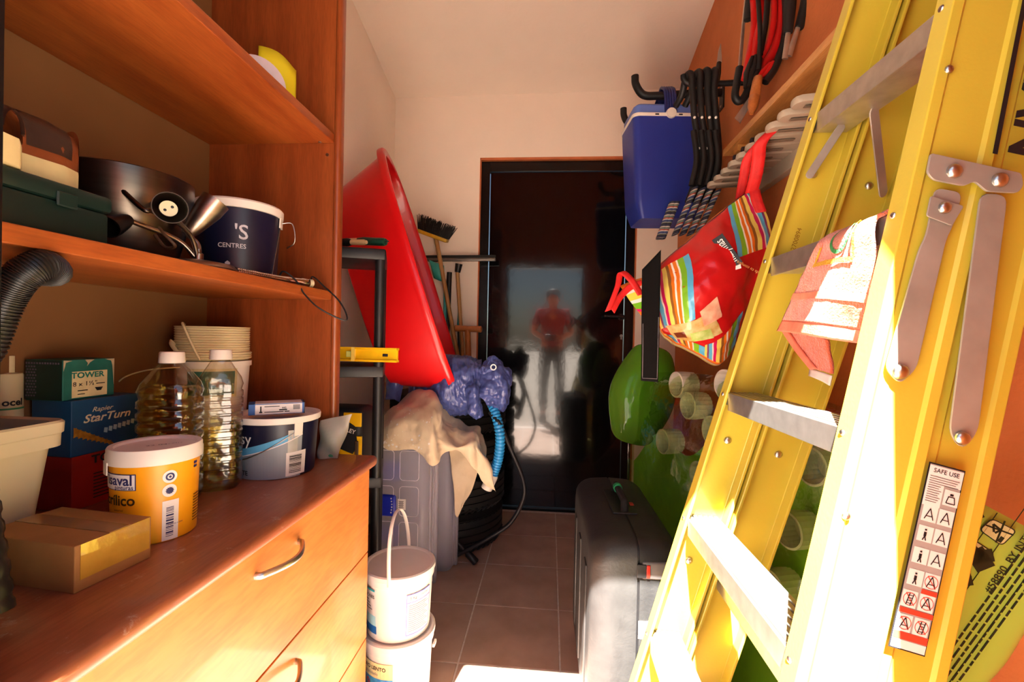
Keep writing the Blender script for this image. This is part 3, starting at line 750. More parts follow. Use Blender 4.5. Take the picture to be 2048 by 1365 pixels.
decal(t, 'small_screw_picture', [('p', [(.045 + .007 * k, .033 + .0012 * k), (.05 + .007 * k, .031 + .0012 * k), (.051 + .007 * k, .04 + .0012 * k), (.046 + .007 * k, .041 + .0012 * k)]) for k in range(7)], mat('print_paleblue', 'a8c0c8', .5, scale=60), FF(0, 0) @ FS)
t, M = carton('screw_box', 'teal screw box with a cream label on the blue box', (-.826, .718), R(90), (.093, .07, .07), mat('box_teal', '155a50', .55, col2='1c6a60', scale=30), TOPZ + .192)
lb = decal(t, 'label', [('r', .012, .003, .064, .048)], mat('label_cream', 'd8c898', .6, scale=40), FF(0, 0) @ FS)
decal(t, 'maker_print', [('t', 'TOWER', .0135, .034, .041, dict(bold=.03))], mat('print_teal', '0f6a60', .5, scale=60), FF(0, 0) @ FS @ Matrix.Translation((0, 0, .0006)), lb)
decal(t, 'size_print', [('t', '8 x 1½"', .011, .03, .026, dict(bold=.0)), ('r', .047, .024, .06, .0255), ('r', .02, .014, .034, .0155), ('r', .02, .008, .03, .0092), ('p', [(.045, .018), (.057, .018), (.054, .012), (.048, .012)])], p_black, FF(0, 0) @ FS @ Matrix.Translation((0, 0, .0006)), lb)
for w_e in [('p', [(0, .068), (0, .05), (.002, .058), (.003, .064), (.012, .067)]), ('p', [(.03, .068), (.034, .062), (.033, .057), (.037, .063), (.044, .068)]), ('p', [(.075, .068), (.06, .068), (.07, .064), (.072, .055), (.0745, .02)])]: decal(t, 'worn_edge', [w_e], mat('bare_card', 'b0a284', .8, scale=60), FF(0, 0) @ FS @ Matrix.Translation((0, 0, .0002)))
FL = Matrix(((0, 0, -1, -.0006), (-1, 0, 0, .07), (0, 1, 0, 0), (0, 0, 0, 1)))
dsd = decal(t, 'dark_side', [('r', .001, .001, .069, .069)], mat('box_dkgreen', '0e2a22', .5, scale=30), FL)
decal(t, 'checks', [('r', .0015 + .005 * i, .0625, .004 + .005 * i, .0655) for i in range(13)] + [('r', .0015 + .005 * (i % 4) + .0025 * ((i // 4) % 2), .057 - .005 * (i // 4), .004 + .005 * (i % 4) + .0025 * ((i // 4) % 2), .0595 - .005 * (i // 4)) for i in range(44)], mat('print_check', '5a4c5c', .6, scale=60), FL @ Matrix.Translation((0, 0, .0006)), dsd)

# ---- cream open tub at the left
t = thing('cream_tub', 'open cream plastic tub with a thick rim at the left of the chest top', 'tub', (-.806, .54, TOPZ))
def rr(hx, hy, r_, n=6):
    out = []
    for cx, cy, a0 in ((hx - r_, hy - r_, 0), (-hx + r_, hy - r_, 90), (-hx + r_, -hy + r_, 180), (hx - r_, -hy + r_, 270)):
        for k in range(n + 1):
            a = R(a0 + 90 * k / n); out.append((cx + r_ * math.cos(a), cy + r_ * math.sin(a)))
    return out
def loft(levels, cap0=True, cap1=True, M=None):
    """levels: [(list of (x, y), z)] with equal counts"""
    b = MB(); n = len(levels[0][0]); vs = []; fs = []
    for P, z in levels: vs += [(p[0], p[1], z) for p in P]
    for i in range(len(levels) - 1):
        for j in range(n): fs.append((i * n + j, i * n + (j + 1) % n, (i + 1) * n + (j + 1) % n, (i + 1) * n + j))
    if cap0: fs.append(tuple(range(n - 1, -1, -1)))
    if cap1: fs.append(tuple((len(levels) - 1) * n + j for j in range(n)))
    return b.raw(vs, fs, M)
b = loft([(rr(.066, .07, .02), 0), (rr(.083, .088, .024), .165), (rr(.081, .086, .024), .165), (rr(.064, .068, .02), .004)], True, True)
obj('tub_wall', b, cream_pl, t, smooth=35, world=False)
b = loft([(rr(.0835, .0885, .024), .142), (rr(.09, .095, .026), .143), (rr(.0905, .0955, .026), .161), (rr(.0925, .0975, .026), .163), (rr(.093, .098, .026), .178), (rr(.0905, .0955, .026), .181), (rr(.081, .086, .024), .179), (rr(.081, .086, .024), .16)], False, False)
obj('rim', b, cream_pl, t, smooth=35, world=False)

# ---- taped cardboard box, small white box
t, M = carton('cardboard_box', 'brown cardboard box sealed with shiny tape at the front of the chest', (-.558, .501), R(84), (.0955, .155, .057), kraft, TOPZ)
tape = mat('packing_tape', 'b08430', .12, col2='c89a3c', scale=16, bump=.0014, bscale=45, coat=.6)
obj('tape', MB().span((.006, -.0008, .014), (.0925, .001, .0568)), tape, t, world=False); obj('tape', MB().span((.04, 0, .0565), (.066, .155, .0577)), mat('tape_top', 'a07440', .25, scale=20, coat=.4), t, world=False)
b = MB(); flat_text(b, '1217', .011, Matrix(((0, 0, -1, -.0006), (-1, 0, 0, .135), (0, 1, 0, .045), (0, 0, 0, 1)))); obj('stamp', b, mat('faint_black', '2c2018', .7, scale=60), t, world=False)
t, M = carton('card_box', 'pale card box cut off by the left edge in front of the cardboard box', (-.612, .398), R(80), (.056, .12, .056), mat('pale_card', 'd2c6a8', .75, scale=20), TOPZ)
obj('flap', MB().box((.028, .003, .054), (.058, .008, .004)), mat('card_edge', 'b09a70', .8, scale=30), t, world=False)

# ---- sealant cartridge
p = at(10, 760, Y=.705)
t = thing('sealant_bottle', 'cream sealant bottle with a nozzle behind the cream tub', 'bottle', (p.x, p.y, TOPZ))
obj('bottle_body', MB().lathe([(0, 0), (.021, 0), (.0225, .002), (.0225, .235), (.021, .238), (.0135, .24), (.0135, .268), (.011, .27), (.0065, .275), (.004, .36), (0, .361)], 28), cream_pl, t, smooth=40, world=False)
A = face_dir(p.x, p.y); fn = cyl_map(.0225, .0225, 1, .0006); b = MB(); cyl_text(b, 'ocel', .016, fn, A + .45, .19, .0225, bold=.03); obj('lettering', b, p_black, t, world=False)
b = MB(); cyl_patch(b, fn, A - 1.4, A + 1.4, .178, .181)
for k in range(5): cyl_patch(b, fn, A - 1.4, A + 1.4, .12 + .01 * k, .124 + .01 * k)
obj('green_bands', b, mat('print_green', '3c8a5c', .5, scale=60), t, world=False)

# ================================================================ middle shelf
SZ = 1.139
t = thing('tool_case', 'dark green metal case lying on the middle shelf', 'case', (-.69, .482, SZ))
obj('case_body', MB().rbox((0, 0, .022), (.2, .175, .044), .005, 2), mat('case_green', '0d1f1a', .4, scale=20), t, world=False, smooth=40)
obj('case_lid', MB().rbox((0, 0, .055), (.206, .181, .022), .006, 2), mat('case_green2', '0d211c', .4, scale=20), t, world=False, smooth=40)
obj('catch', MB().rbox((.1035, .03, .046), (.004, .024, .018), .0015, 1), MATS['case_green2'], t, world=False)

# ---- shoes on the case
leather = mat('dark_leather', '2a1a14', .45, col2='382219', scale=25, bump=.0006, bscale=120)
tan_l = mat('tan_leather', '6e3416', .45, col2='82421e', scale=25, bump=.0006, bscale=120)
sole_m = mat('cream_rubber', 'c8b684', .6, scale=30, var=.1, bump=.0004)
def shoe(name, label, M, L=.24):
    """heel at the origin, toe along +x, sole at z = 0"""
    t = thing(name, label, 'shoe', M=M, group='shoes on the green case')
    wid = [(0, .022), (.03, .033), (.09, .032), (.15, .04), (.2, .038), (.235, .022), (.24, .012)]
    def outline(k):
        pts = []; n = 16
        for i in range(n + 1): xx = L * i / n; pts.append((xx, -k * interp(wid, xx / L * .24)))
        for i in range(n, -1, -1): xx = L * i / n; pts.append((xx, k * interp(wid, xx / L * .24)))
        return pts
    P1, P2 = outline(1.02), outline(1.06)
    obj('sole', loft([(P1, 0), (P2, .004), (P2, .026), (P1, .03)]), sole_m, t, world=False, smooth=40)
    top = [(0, .08), (.03, .087), (.08, .086), (.12, .078), (.17, .055), (.22, .042), (.24, .034)]
    def up(x0, x1):
        def f(u, v):
            xx = x0 + (x1 - x0) * u; a = PI * v; w = interp(wid, xx / L * .24) * .97; hz = interp(top, xx) - .028
            return Vector((xx - .006 * math.sin(a) * (1 if xx < .02 else 0), -w * math.cos(a) * (1 - .25 * math.sin(a) ** 2), .028 + hz * math.sin(a) ** .55))
        return f
    obj('upper', MB().grid(up(.0, L - .004), 24, 16), tan_l, t, world=False, smooth=180)
    def strip(x0, x1, v0, v1):
        f = up(x0, x1); return MB().grid(lambda u, v: f(u, v0 + (v1 - v0) * v) + Vector((0, 0, .001)) + (f(u, v0 + (v1 - v0) * v) - Vector((.1, 0, .05))).normalized() * .0012, 6, 14)
    obj('heel_counter', strip(.012, .062, .02, .98), leather, t, world=False, smooth=180)
    obj('collar', strip(.06, .13, .3, .7), leather, t, world=False, smooth=180)
    obj('toe_cap', strip(.17, L - .004, .02, .98), leather, t, world=False, smooth=180)
    e = MB().grid(lambda u, v: Vector((.0 - .006 * math.sin(PI * u), -.022 * math.cos(PI * u) * (1 - .25 * math.sin(PI * u) ** 2), .028 + .06 * v * math.sin(PI * u) ** .4)), 12, 4)
    obj('heel_back', e, tan_l, t, world=False, smooth=180)
    return t
M = Matrix.Translation((-.648, .562, SZ + .067)) @ Matrix.Rotation(R(-97), 4, 'Z') @ Matrix.Rotation(R(-1), 4, 'X')
shoe('shoe', 'worn brown leather shoe with a cream sole, heel towards the pot', M, .19)
M = Matrix.Translation((-.742, .412, SZ + .067)) @ Matrix.Rotation(R(12), 4, 'Z')
shoe('shoe', 'cream toe of a second shoe at the left edge above the case', M, .165)

# ---- steel pot
p = (-.765, .765); t = thing('steel_pot', 'wide brushed steel pot with a loop handle on the middle shelf', 'pot', (p[0], p[1], SZ))
ps = mat('pot_steel', '5c544c', .3, 1., col2='6e645a', scale=6, stretch=(1, 1, 12))
obj('pot_wall', MB().lathe([(0, 0), (.06, 0), (.08, .02), (.097, .09), (.104, .142), (.104, .16), (.101, .162), (.099, .145), (.092, .09), (.075, .024), (0, .006)], 48), ps, t, smooth=40, world=False)
a = face_dir(*p) + .25
hd = [Vector((.095 * math.cos(a + s_ * .28), .095 * math.sin(a + s_ * .28), .118)) for s_ in (-1, 1)]
mid = Vector((.132 * math.cos(a), .132 * math.sin(a), .085))
obj('loop_handle', MB().tube(bez([hd[0], hd[0] * .35 + mid * .75 + Vector((0, 0, -.02)), mid, hd[1] * .35 + mid * .75 + Vector((0, 0, -.02)), hd[1]], 5), .004, 8), ps, t, smooth=80, world=False)

# ---- ceiling spotlight with three heads
br = mat('brushed_nickel', '8c7f74', .3, 1., col2='a39486', scale=8, stretch=(1, 1, 10))
dk = mat('dark_lamp_metal', '2a211c', .35, .8, scale=20)
base = Vector((-.63, .775, SZ))
t = thing('spotlight_bar', 'ceiling spotlight with metal cone heads on a round plate', 'light fitting', base)
obj('round_plate', MB().lathe([(0, 0), (.06, 0), (.062, .003), (.055, .011), (.02, .017), (0, .018)], 40), br, t, smooth=40, world=False)
def spot(P, D, L, r1, r2, m, inside=None):
    """cone head: P rear centre, D direction the opening looks"""
    D = Vector(D).normalized(); M = frame(P, D.orthogonal(), D)
    h_ = obj('lamp_head', MB().lathe([(0, 0), (.009, 0), (.01, .004), (r1, .012), (r2 * .96, L * .72), (r2, L), (r2 - .0012, L), (r2 * .93, L * .7), (r1 * .8, .018), (0, .016)], 36, M), m, t, smooth=40)
    if inside:
        sck = obj('lamp_socket', MB().lathe([(0, .016), (r1 * .85, .016), (r1 * .85, .03), (0, .03)], 24, M), cream_pl, h_, smooth=40)
        b = MB()
        for s_ in (-1, 1): b.lathe([(0, .0305), (.0022, .0305), (0, .031)], 10, M @ Matrix.Translation((s_ * .0055, 0, 0)))
        obj('socket_holes', b, p_black, h_)
    return h_
c1 = at(329, 418, Y=.655); tc = (CAM - c1).normalized()
spot(c1 - tc * .05 + Vector((.0, .004, .0)), tc + Vector((.12, 0, .06)), .052, .014, .0235, dk, True)
c2 = at(432, 402, Y=.80); e2 = at(374, 470, Y=.775)
spot(e2, c2 - e2, (c2 - e2).length, .0135, .0235, br)
spot(at(255, 440, Y=.68), at(200, 462, Y=.62) - at(255, 440, Y=.68), .05, .012, .016, dk)
j = base + Vector((0, 0, .017))
for q in (e2, c1 - tc * .045, at(255, 440, Y=.68)):
    obj('arm', MB().tube(bez([j, j.lerp(q, .4) + Vector((0, .01, .012)), q], 8), .004, 8), br, t, smooth=80)
obj('knuckle', MB().lathe([(0, 0), (.008, 0), (.008, .012), (.005, .014), (.005, .02), (0, .02)], 16, Matrix.Translation(j)), br, t, smooth=40)
obj('flex', MB().tube(bez([at(318, 455, Y=.70), at(330, 470, Y=.7), at(350, 492, Y=.71), at(330, 495, Y=.72), at(310, 470, Y=.72)], 6), .0028, 6), mat('brown_flex', '4a3626', .5, scale=40), t, smooth=80)

# ---- navy paint bucket
x, y = -.715, 1.0; r0, r1, h = .078, .086, .168; A = face_dir(x, y)
t = thing('paint_bucket', 'navy paint bucket with a white lid on the middle shelf', 'paint bucket', (x, y, SZ))
obj('bucket_wall', MB().lathe([(0, 0), (r0, 0), (r1, h), (r1 - .003, h), (0, h - .004)], 48), navy, t, smooth=40, world=False)
obj('lid', MB().lathe([(r1 - .001, h - .012), (r1 + .005, h - .012), (r1 + .0055, h + .004), (r1 + .002, h + .008), (r1 - .006, h + .007), (r1 - .009, h + .002), (0, h + .002)], 48), white_pl, t, smooth=35, world=False)
fn = cyl_map(r0, r1, h, .0008); b = MB(); cyl_text(b, "PAINTER'S·", .034, fn, A + R(-14), .098, r1, bold=.01, align='CENTER') if False else None
cyl_text(b, "'S", .044, fn, A + R(3), .103, r1, bold=.01); cyl_text(b, 'CENTRES', .0135, fn, A + R(-9), .074, r1, bold=.01); cyl_text(b, 'uk', .016, fn, A + R(-16), .022, r1, bold=.01)
b.grid(lambda u, v: fn(A + R(-18 + 7 * u), .034 + .008 * v * (1 - abs(u - .5))), 6, 1)
obj('lettering', b, mat('print_offwhite', 'c9c6cf', .5, scale=60), t, world=False)
b = MB(); cyl_patch(b, cyl_map(r0, r1, h, .003), A + R(68), A + R(84), h - .034, h - .002, 4); obj('handle_ear', b, white_pl, t, world=False, solid=.003)
q = [fn(A + R(76), h - .022), Vector(fn(A + R(76), h - .022)) * 1.0 + Vector((.022, .012, .002)), Vector(fn(A + R(80), h - .06)) + Vector((.03, .012, 0)), Vector(fn(A + R(84), h - .075)) + Vector((.012, .012, 0))]
obj('wire_handle', MB().tube(bez(q, 4), .0013, 6), MATS['wire'], t, smooth=80, world=False)
obj('wire_leg', MB().tube([fn(A + R(74), h - .034) * 1.01, fn(A + R(52), .004) * 1.02], .0011, 6), MATS['wire'], t, world=False)

# ---- shower hose, its chrome end and a thin black cord
chrome = mat('chrome', 'b9b4b6', .12, 1., scale=40, var=.03)
P = [(-.60, .83, SZ + .0075), (-.593, .88, SZ + .0075), (-.586, .93, SZ + .0075), (-.5835, .965, SZ + .0075), (-.592, .985, SZ + .0075), (-.606, .965, SZ + .0075), (-.612, .92, SZ + .0075)]
b = MB(); path = bez(P, 40)
b.tube(path, [.0068 if k % 4 < 2 else .0056 for k in range(len(path))], 10)
t = tag(obj('shower_hose', b, chrome, smooth=60), 'coiled chrome shower hose lying along the middle shelf edge', 'hose')
a, c_ = Vector((-.622, .965, SZ + .012)), Vector((-.577, 1.07, SZ + .0115)); M = frame(a, (c_ - a).orthogonal(), c_ - a); L = (c_ - a).length
t2 = thing('hand_shower', 'chrome hand shower with a cream end beside the hose', 'shower handle', a)
obj('grip', MB().lathe([(0, 0), (.007, 0), (.0085, .01), (.0095, L * .7), (.011, L * .72), (.011, L * .9), (0, L * .9)], 20, M), chrome, t2, smooth=40)
obj('end_cap', MB().lathe([(0, L * .9), (.0098, L * .9), (.0098, L), (0, L)], 20, M), cream_pl, t2, smooth=40)
cord = [(-.62, 1.0, SZ + .006), at(566, 543, Y=.99), at(592, 562, Y=1.0), at(610, 590, Y=1.0), at(640, 618, Y=1.0), at(688, 641, Y=1.03), at(693, 630, Y=1.04), at(678, 602, Y=1.045), at(650, 575, Y=1.05), at(625, 554, Y=1.06), (-.59, 1.09, SZ + .004)]
tag(obj('charging_cable', MB().tube(bez(cord, 8), .0019, 6), mat('black_rubber2', '100f10', .5, scale=40), smooth=80), 'thin black cable looping over the shelf edge by the side panel', 'cable')

# ---- vacuum hose at the left edge
P = [(-.565, .425, TOPZ + .022), at(-70, 800, Y=.435), at(-28, 690, Y=.44), at(8, 602, Y=.445), at(40, 556, Y=.45), at(82, 531, Y=.465), at(106, 543, Y=.495), at(88, 545, Y=.53), at(40, 545, Y=.56)]
path = bez(P, 60); b = MB().tube(path, [.0175 if k % 5 < 3 else .0158 for k in range(len(path))], 14)
tag(obj('vacuum_hose', b, mat('hose_black', '161412', .38, scale=30), smooth=50), 'ribbed black vacuum hose curving up at the left edge', 'hose')

# ---- top shelf: yellow card and a pale roll
UZ = 1.543
p0, p1 = at(600, 150, Y=1.09), at(525, 110, Y=1.03)
def card(u, v):
    a = p1.lerp(p0, u); return Vector((a.x - .01 + .012 * math.sin(PI * u), a.y, UZ + .001 + v * (.158 - .02 * u + .006 * math.sin(5 * u))))
tag(obj('yellow_card', MB().grid(card, 16, 6), mat('card_yellow', 'd8cc1e', .6, var=.04, scale=10), smooth=180, solid=.0016), 'bent yellow card standing on the top shelf', 'card')
c_ = at(520, 135, Y=1.0); c_.z = UZ + .058
M = frame(c_, (0, 0, 1), (.75, -.65, 0))
t = tag(obj('paper_roll', MB().lathe([(.02, -.06), (.057, -.06), (.057, 0), (.02, 0), (.02, -.06)], 36, M), mat('paper_white', 'cdc4d4', .8, scale=20), smooth=40), 'white paper roll end showing over the top shelf edge', 'paper roll')

# ================================================================ things at the back left
def cr(P, t):
    """Catmull-Rom through list P at t in 0..1"""
    n = len(P) - 1; s_ = min(t * n, n - 1e-6); i = int(s_); f = s_ - i
    a = P[i - 1] if i else P[0] * 2 - P[1]; b_ = P[i]; c_ = P[i + 1]; d_ = P[i + 2] if i + 2 <= n else P[-1] * 2 - P[-2]
    return .5 * ((2 * b_) + (c_ - a) * f + (2 * a - 5 * b_ + 4 * c_ - d_) * f * f + (3 * b_ - a - 3 * c_ + d_) * f ** 3)
def surf(rows):
    """smooth surface through rows of (px, py, Y); returns fn(u, v)"""
    W = [[p if isinstance(p, Vector) else at(p[0], p[1], Y=p[2]) for p in r_] for r_ in rows]
    return lambda u, v: cr([cr(r_, u) for r_ in W], v)
def crumple(fn, amp, sc, seed=0., fold=None):
    def g(u, v):
        p = fn(u, v); e = 1e-3
        n = (fn(min(u + e, 1), v) - fn(max(u - e, 0), v)).cross(fn(u, min(v + e, 1)) - fn(u, max(v - e, 0)))
        n = n.normalized() if n.length > 1e-12 else Vector((0, -1, 0))
        q = Vector((p.x, p.y, p.z)) * sc + Vector((seed, seed * .7, seed * 1.3))
        d = noise.noise(q) * amp + abs(noise.noise(q * 2.3)) * amp * .5
        if fold: d += fold(u, v)
        return p + n * d
    return g

# ---- two white chlorine buckets
def pool_bucket(z0, h, r1, label, upper):
    x, y = -.416, 1.288; r0 = r1 * .9; A = face_dir(x, y)
    t = thing('pool_bucket', label, 'bucket', (x, y, z0), group='white buckets beside the drawer chest')
    wp = mat('bucket_white', 'ede8e2', .38, var=.02, scale=12)
    obj('bucket_wall', MB().lathe([(0, 0), (r0 - .003, 0), (r0, .003), (r1 - .003, h - .02), (0, h - .02)], 48), wp, t, smooth=40, world=False)
    obj('lid', MB().lathe([(r1 - .003, h - .03), (r1 + .001, h - .03), (r1 + .002, h - .014), (r1 + .0045, h - .012), (r1 + .004, h - .001), (r1, h + .002), (r1 - .006, h + .001), (r1 - .009, h - .003), (0, h - .003)], 48), mat('lid_white', 'dcd8d6', .4, var=.03, scale=20), t, smooth=35, world=False)
    f1 = cyl_map(r0, r1, h, .0004); f2 = cyl_map(r0, r1, h, .0011); f3 = cyl_map(r0, r1, h, .0018)
    if upper:
        hd = []
        for k in range(21):
            a = PI * k / 20; hd.append(Vector((.004 * math.cos(a) - .012 * math.sin(a), -(r1 + .004) * math.cos(a), h - .02 + .165 * math.sin(a) ** .8)))
        obj('carry_handle', MB().tube(hd, .0052, 8, flat=.4), wp, t, smooth=60, world=False)
        b = MB(); cyl_patch(b, f1, A + R(-85), A + R(-41), .02, .142); lb = obj('side_label', b, p_white, t, world=False)
        b = MB(); cyl_patch(b, f2, A + R(-85), A + R(-41), .02, .042); obj('label_foot', b, mat('print_blue', '1c5fa8', .5, scale=40), lb, world=False)
        b = MB(); cyl_patch(b, f2, A + R(-85), A + R(-42), .042, .07); obj('label_tint', b, mat('print_aqua', '9fd0de', .5, scale=40), lb, world=False)
        b = MB(); cyl_patch(b, f2, A + R(-85), A + R(-43), .137, .142); obj('label_head', b, mat('print_teal2', '2a9aa8', .5, scale=40), lb, world=False)
        b = MB(); cyl_text(b, 'CLORACIONES', .013, f3, A + R(-43.5), .122, r1, bold=.01, align='RIGHT')
        for k in range(4): cyl_patch(b, f3, A + R(-80), A + R(-50 - 3 * k), .085 + .008 * k, .0872 + .008 * k, 3)
        obj('label_print', b, p_black, lb, world=False)
        b = MB(); cyl_patch(b, f1, A + R(12), A + R(62), .018, .132); lb = obj('data_label', b, p_white, t, world=False)
        b = MB()
        for a0, a1, v0, v1 in ((12, 62, .018, .0198), (12, 62, .130, .132), (12, 13, .018, .132), (61, 62, .018, .132), (12, 62, .108, .1095)): cyl_patch(b, f2, A + R(a0), A + R(a1), v0, v1, 6)
        obj('label_frame', b, mat('print_violet', '4a5ac0', .5, scale=40), lb, world=False)
        b = MB(); cyl_text(b, '5 Kg', .011, f2, A + R(24), .12, r1, bold=.01); cyl_text(b, 'TABLETAS', .007, f2, A + R(45), .121, r1)
        for k in range(14): cyl_patch(b, f2, A + R(16), A + R(57 - 4 * (k % 3)), .028 + .0055 * k, .0296 + .0055 * k, 4)
        obj('label_print', b, mat('print_dim', '6a6a78', .6, scale=40), lb, world=False)
    else:
        b = MB(); cyl_patch(b, f1, A + R(-85), A + R(-8), .105, .147); lb = obj('band_label', b, mat('label_sand', 'e2d7a0', .5, scale=40), t, world=False)
        b = MB(); cyl_text(b, 'CLORO LENTO', .0145, f2, A + R(-19), .132, r1, bold=.02, align='RIGHT'); obj('label_print', b, p_black, lb, world=False)
        b = MB(); cyl_text(b, 'granulado', .0125, f2, A + R(-33), .117, r1, align='RIGHT'); obj('label_small_print', b, mat('print_dim', '6a6a78', .6, scale=40), lb, world=False)
        b = MB(); cyl_patch(b, f1, A + R(-85), A + R(-8), .03, .1045); obj('pool_picture', b, mat('picture_blue', '2f6fc0', .4, col2='58b8d8', scale=60), t, world=False)
        b = MB(); disc_on(b, f2, A + R(-55), .09, r1, .008, .004); obj('picture_ring', b, mat('picture_red', 'c04058', .4, scale=60), t, world=False)
        b = MB(); cyl_patch(b, cyl_map(r1, r1, h, .006), A + R(66), A + R(80), h - .05, h - .042, 3); obj('lid_tab', b, wp, t, world=False, solid=.006)
pool_bucket(.197, .182, .0965, 'white bucket with an upright carry handle on top of another bucket', True)
pool_bucket(0., .196, .0995, 'white bucket with a cream label at the bottom of the stack', False)

# ---- black plastic rack behind the shelf unit
bk = mat('black_plastic', '131316', .45, scale=25)
t = thing('storage_rack', 'black plastic storage rack behind the shelf unit', 'rack', (-.527, 1.43, 0), (0, 0, R(19)))
for x_ in (-.017, -.323):
    for y_ in (.017, .243): obj('post', MB().lathe([(0, 0), (.016, 0), (.016, 1.30), (0, 1.30)], 14, Matrix.Translation((x_, y_, 0))), bk, t, smooth=50, world=False)
for z in (.2, .57, .925, 1.3):
    obj('rack_shelf', MB().rbox((-.17, .13, z - .014), (.34, .26, .036), .006, 2), bk, t, smooth=40, world=False)
z = 1.319
# garden tools on the rack top
t = thing('hand_trowel', 'hand tool with a spotted dark green handle on the rack top', 'garden tool', at(745, 485, Y=1.5))
a, c_ = at(700, 462, Y=1.52), at(771, 492, Y=1.47); a.z = z + .03; c_.z = z + .015
M = frame(a, (c_ - a).orthogonal(), c_ - a); L = (c_ - a).length
obj('grip', MB().lathe([(0, L * .25), (.011, L * .25), (.0135, L * .4), (.0135, L * .95), (.011, L), (0, L * .99)], 16, M), mat('spotted_green', '12352a', .4, col2='1e4a3a', scale=120, var=.4), t, smooth=40)
obj('wood_ferrule', MB().lathe([(0, 0), (.008, 0), (.01, L * .25), (0, L * .25)], 14, M), mat('pale_wood', 'd8b888', .5, scale=30), t, smooth=40)
obj('loop', MB().tube([c_ + Vector((.001, 0, .0)), c_ + Vector((.008, -.003, .003)), c_ + Vector((.012, -.006, .001))], .0025, 6), bk, t)
t = thing('hand_fork', 'hand tool with a black knob and pale wooden ferrule on the rack top', 'garden tool', at(710, 480, Y=1.47))
a, c_ = at(680, 470, Y=1.49), at(733, 490, Y=1.45); a.z = z + .018; c_.z = z + .01; M = frame(a, (c_ - a).orthogonal(), c_ - a); L = (c_ - a).length
obj('ferrule', MB().lathe([(0, L * .4), (.009, L * .4), (.0095, L * .9), (.006, L), (0, L)], 14, M), MATS['pale_wood'], t, smooth=40)
obj('knob', MB().lathe([(0, 0), (.012, .004), (.014, L * .3), (.009, L * .45), (0, L * .45)], 14, M), bk, t, smooth=40)
# spirit level, tape roll and packets on the middle level
z = .9435
lv = MB(); M = Matrix.Translation((-.632, 1.425, z)) @ Matrix.Rotation(R(-3), 4, 'Z')
t = thing('spirit_level', 'yellow spirit level poking out over the rack edge', 'spirit level', M=M)
ym = mat('level_yellow', 'e2b312', .35, scale=20)
prof = [(-.011, 0), (.011, 0), (.011, .006), (.004, .008), (.004, .037), (.011, .039), (.011, .045), (-.011, .045), (-.011, .039), (-.004, .037), (-.004, .008), (-.011, .006)]
obj('level_bar', MB().prism([(p[1], p[0]) for p in prof], -.17, .155, Matrix(((0, 0, 1, 0), (0, 1, 0, 0), (1, 0, 0, 0), (0, 0, 0, 1)))), ym, t, world=False)
obj('hand_slot', MB().rbox((.115, -.0045, .022), (.018, .002, .009), .0009, 1), p_black, t, world=False)
obj('vial', MB().rbox((.0, -.006, .023), (.03, .006, .02), .002, 2), mat('vial_green', 'c8d070', .2, scale=20), t, world=False)
obj('end_block', MB().box((.01, -.0075, .0225), (.012, .008, .045)), mat('level_pale', 'f0d060', .4, scale=20), t, world=False)
t = tag(obj('tape_roll', MB().lathe([(.012, 0), (.02, 0), (.02, .014), (.012, .014), (.012, 0)], 24, frame((-.578, 1.478, z + .0205), (0, 0, 1), (.15, -1, 0))), mat('orange_tape', 'e8641c', .4, scale=20), smooth=40), 'small orange tape roll standing behind the spirit level', 'tape')
t, M = carton('cardboard_packet', 'flat pale packet lying behind the spirit level', (-.78, 1.475), R(2), (.15, .1, .03), mat('packet_grey', '8a7c74', .7, scale=30), z + .0003)
obj('packet_flap', MB().box((.07, 0, .0305), (.12, .03, .001)), mat('packet_top', 'a08c80', .7, scale=30), t, world=False)
# yellow and black tool bag on the lower level
z = .5885
t = thing('tool_bag', 'yellow and black tool bag on the lower rack level', 'tool bag', (-.68, 1.5, z))
obj('bag_body', MB().rbox((-.02, 0, .1), (.2, .12, .2), .02, 3), mat('bag_black', '16161a', .6, scale=30), t, world=False, smooth=50)
obj('yellow_panel', MB().rbox((.045, -.062, .062), (.075, .006, .1), .002, 2), ym, t, world=False, smooth=40)
obj('yellow_panel', MB().rbox((.05, -.062, .165), (.06, .006, .045), .002, 2), ym, t, world=False, smooth=40)
b = MB().prism([(.0, .02), (.055, .0), (.07, .03), (.06, .09), (.01, .12), (-.03, .14), (-.03, .05)], 0, .003, Matrix.Translation((.0, -.066, .055)) @ Matrix.Rotation(PI / 2, 4, 'X'))
fl_ = obj('front_flap', b, MATS['bag_black'], t, world=False)
b = MB(); flat_text(b, 'STANLEY', .019, Matrix.Translation((.025, -.0695, .135)) @ Matrix.Rotation(PI / 2, 4, 'X') @ Matrix.Rotation(R(-15), 4, 'Z'), bold=.02); obj('lettering', b, p_white, fl_, world=False)
obj('strap', MB().rbox((.068, -.069, .06), (.012, .006, .075), .002, 1), mat('strap_brown', '4a3420', .6, scale=40), t, world=False)

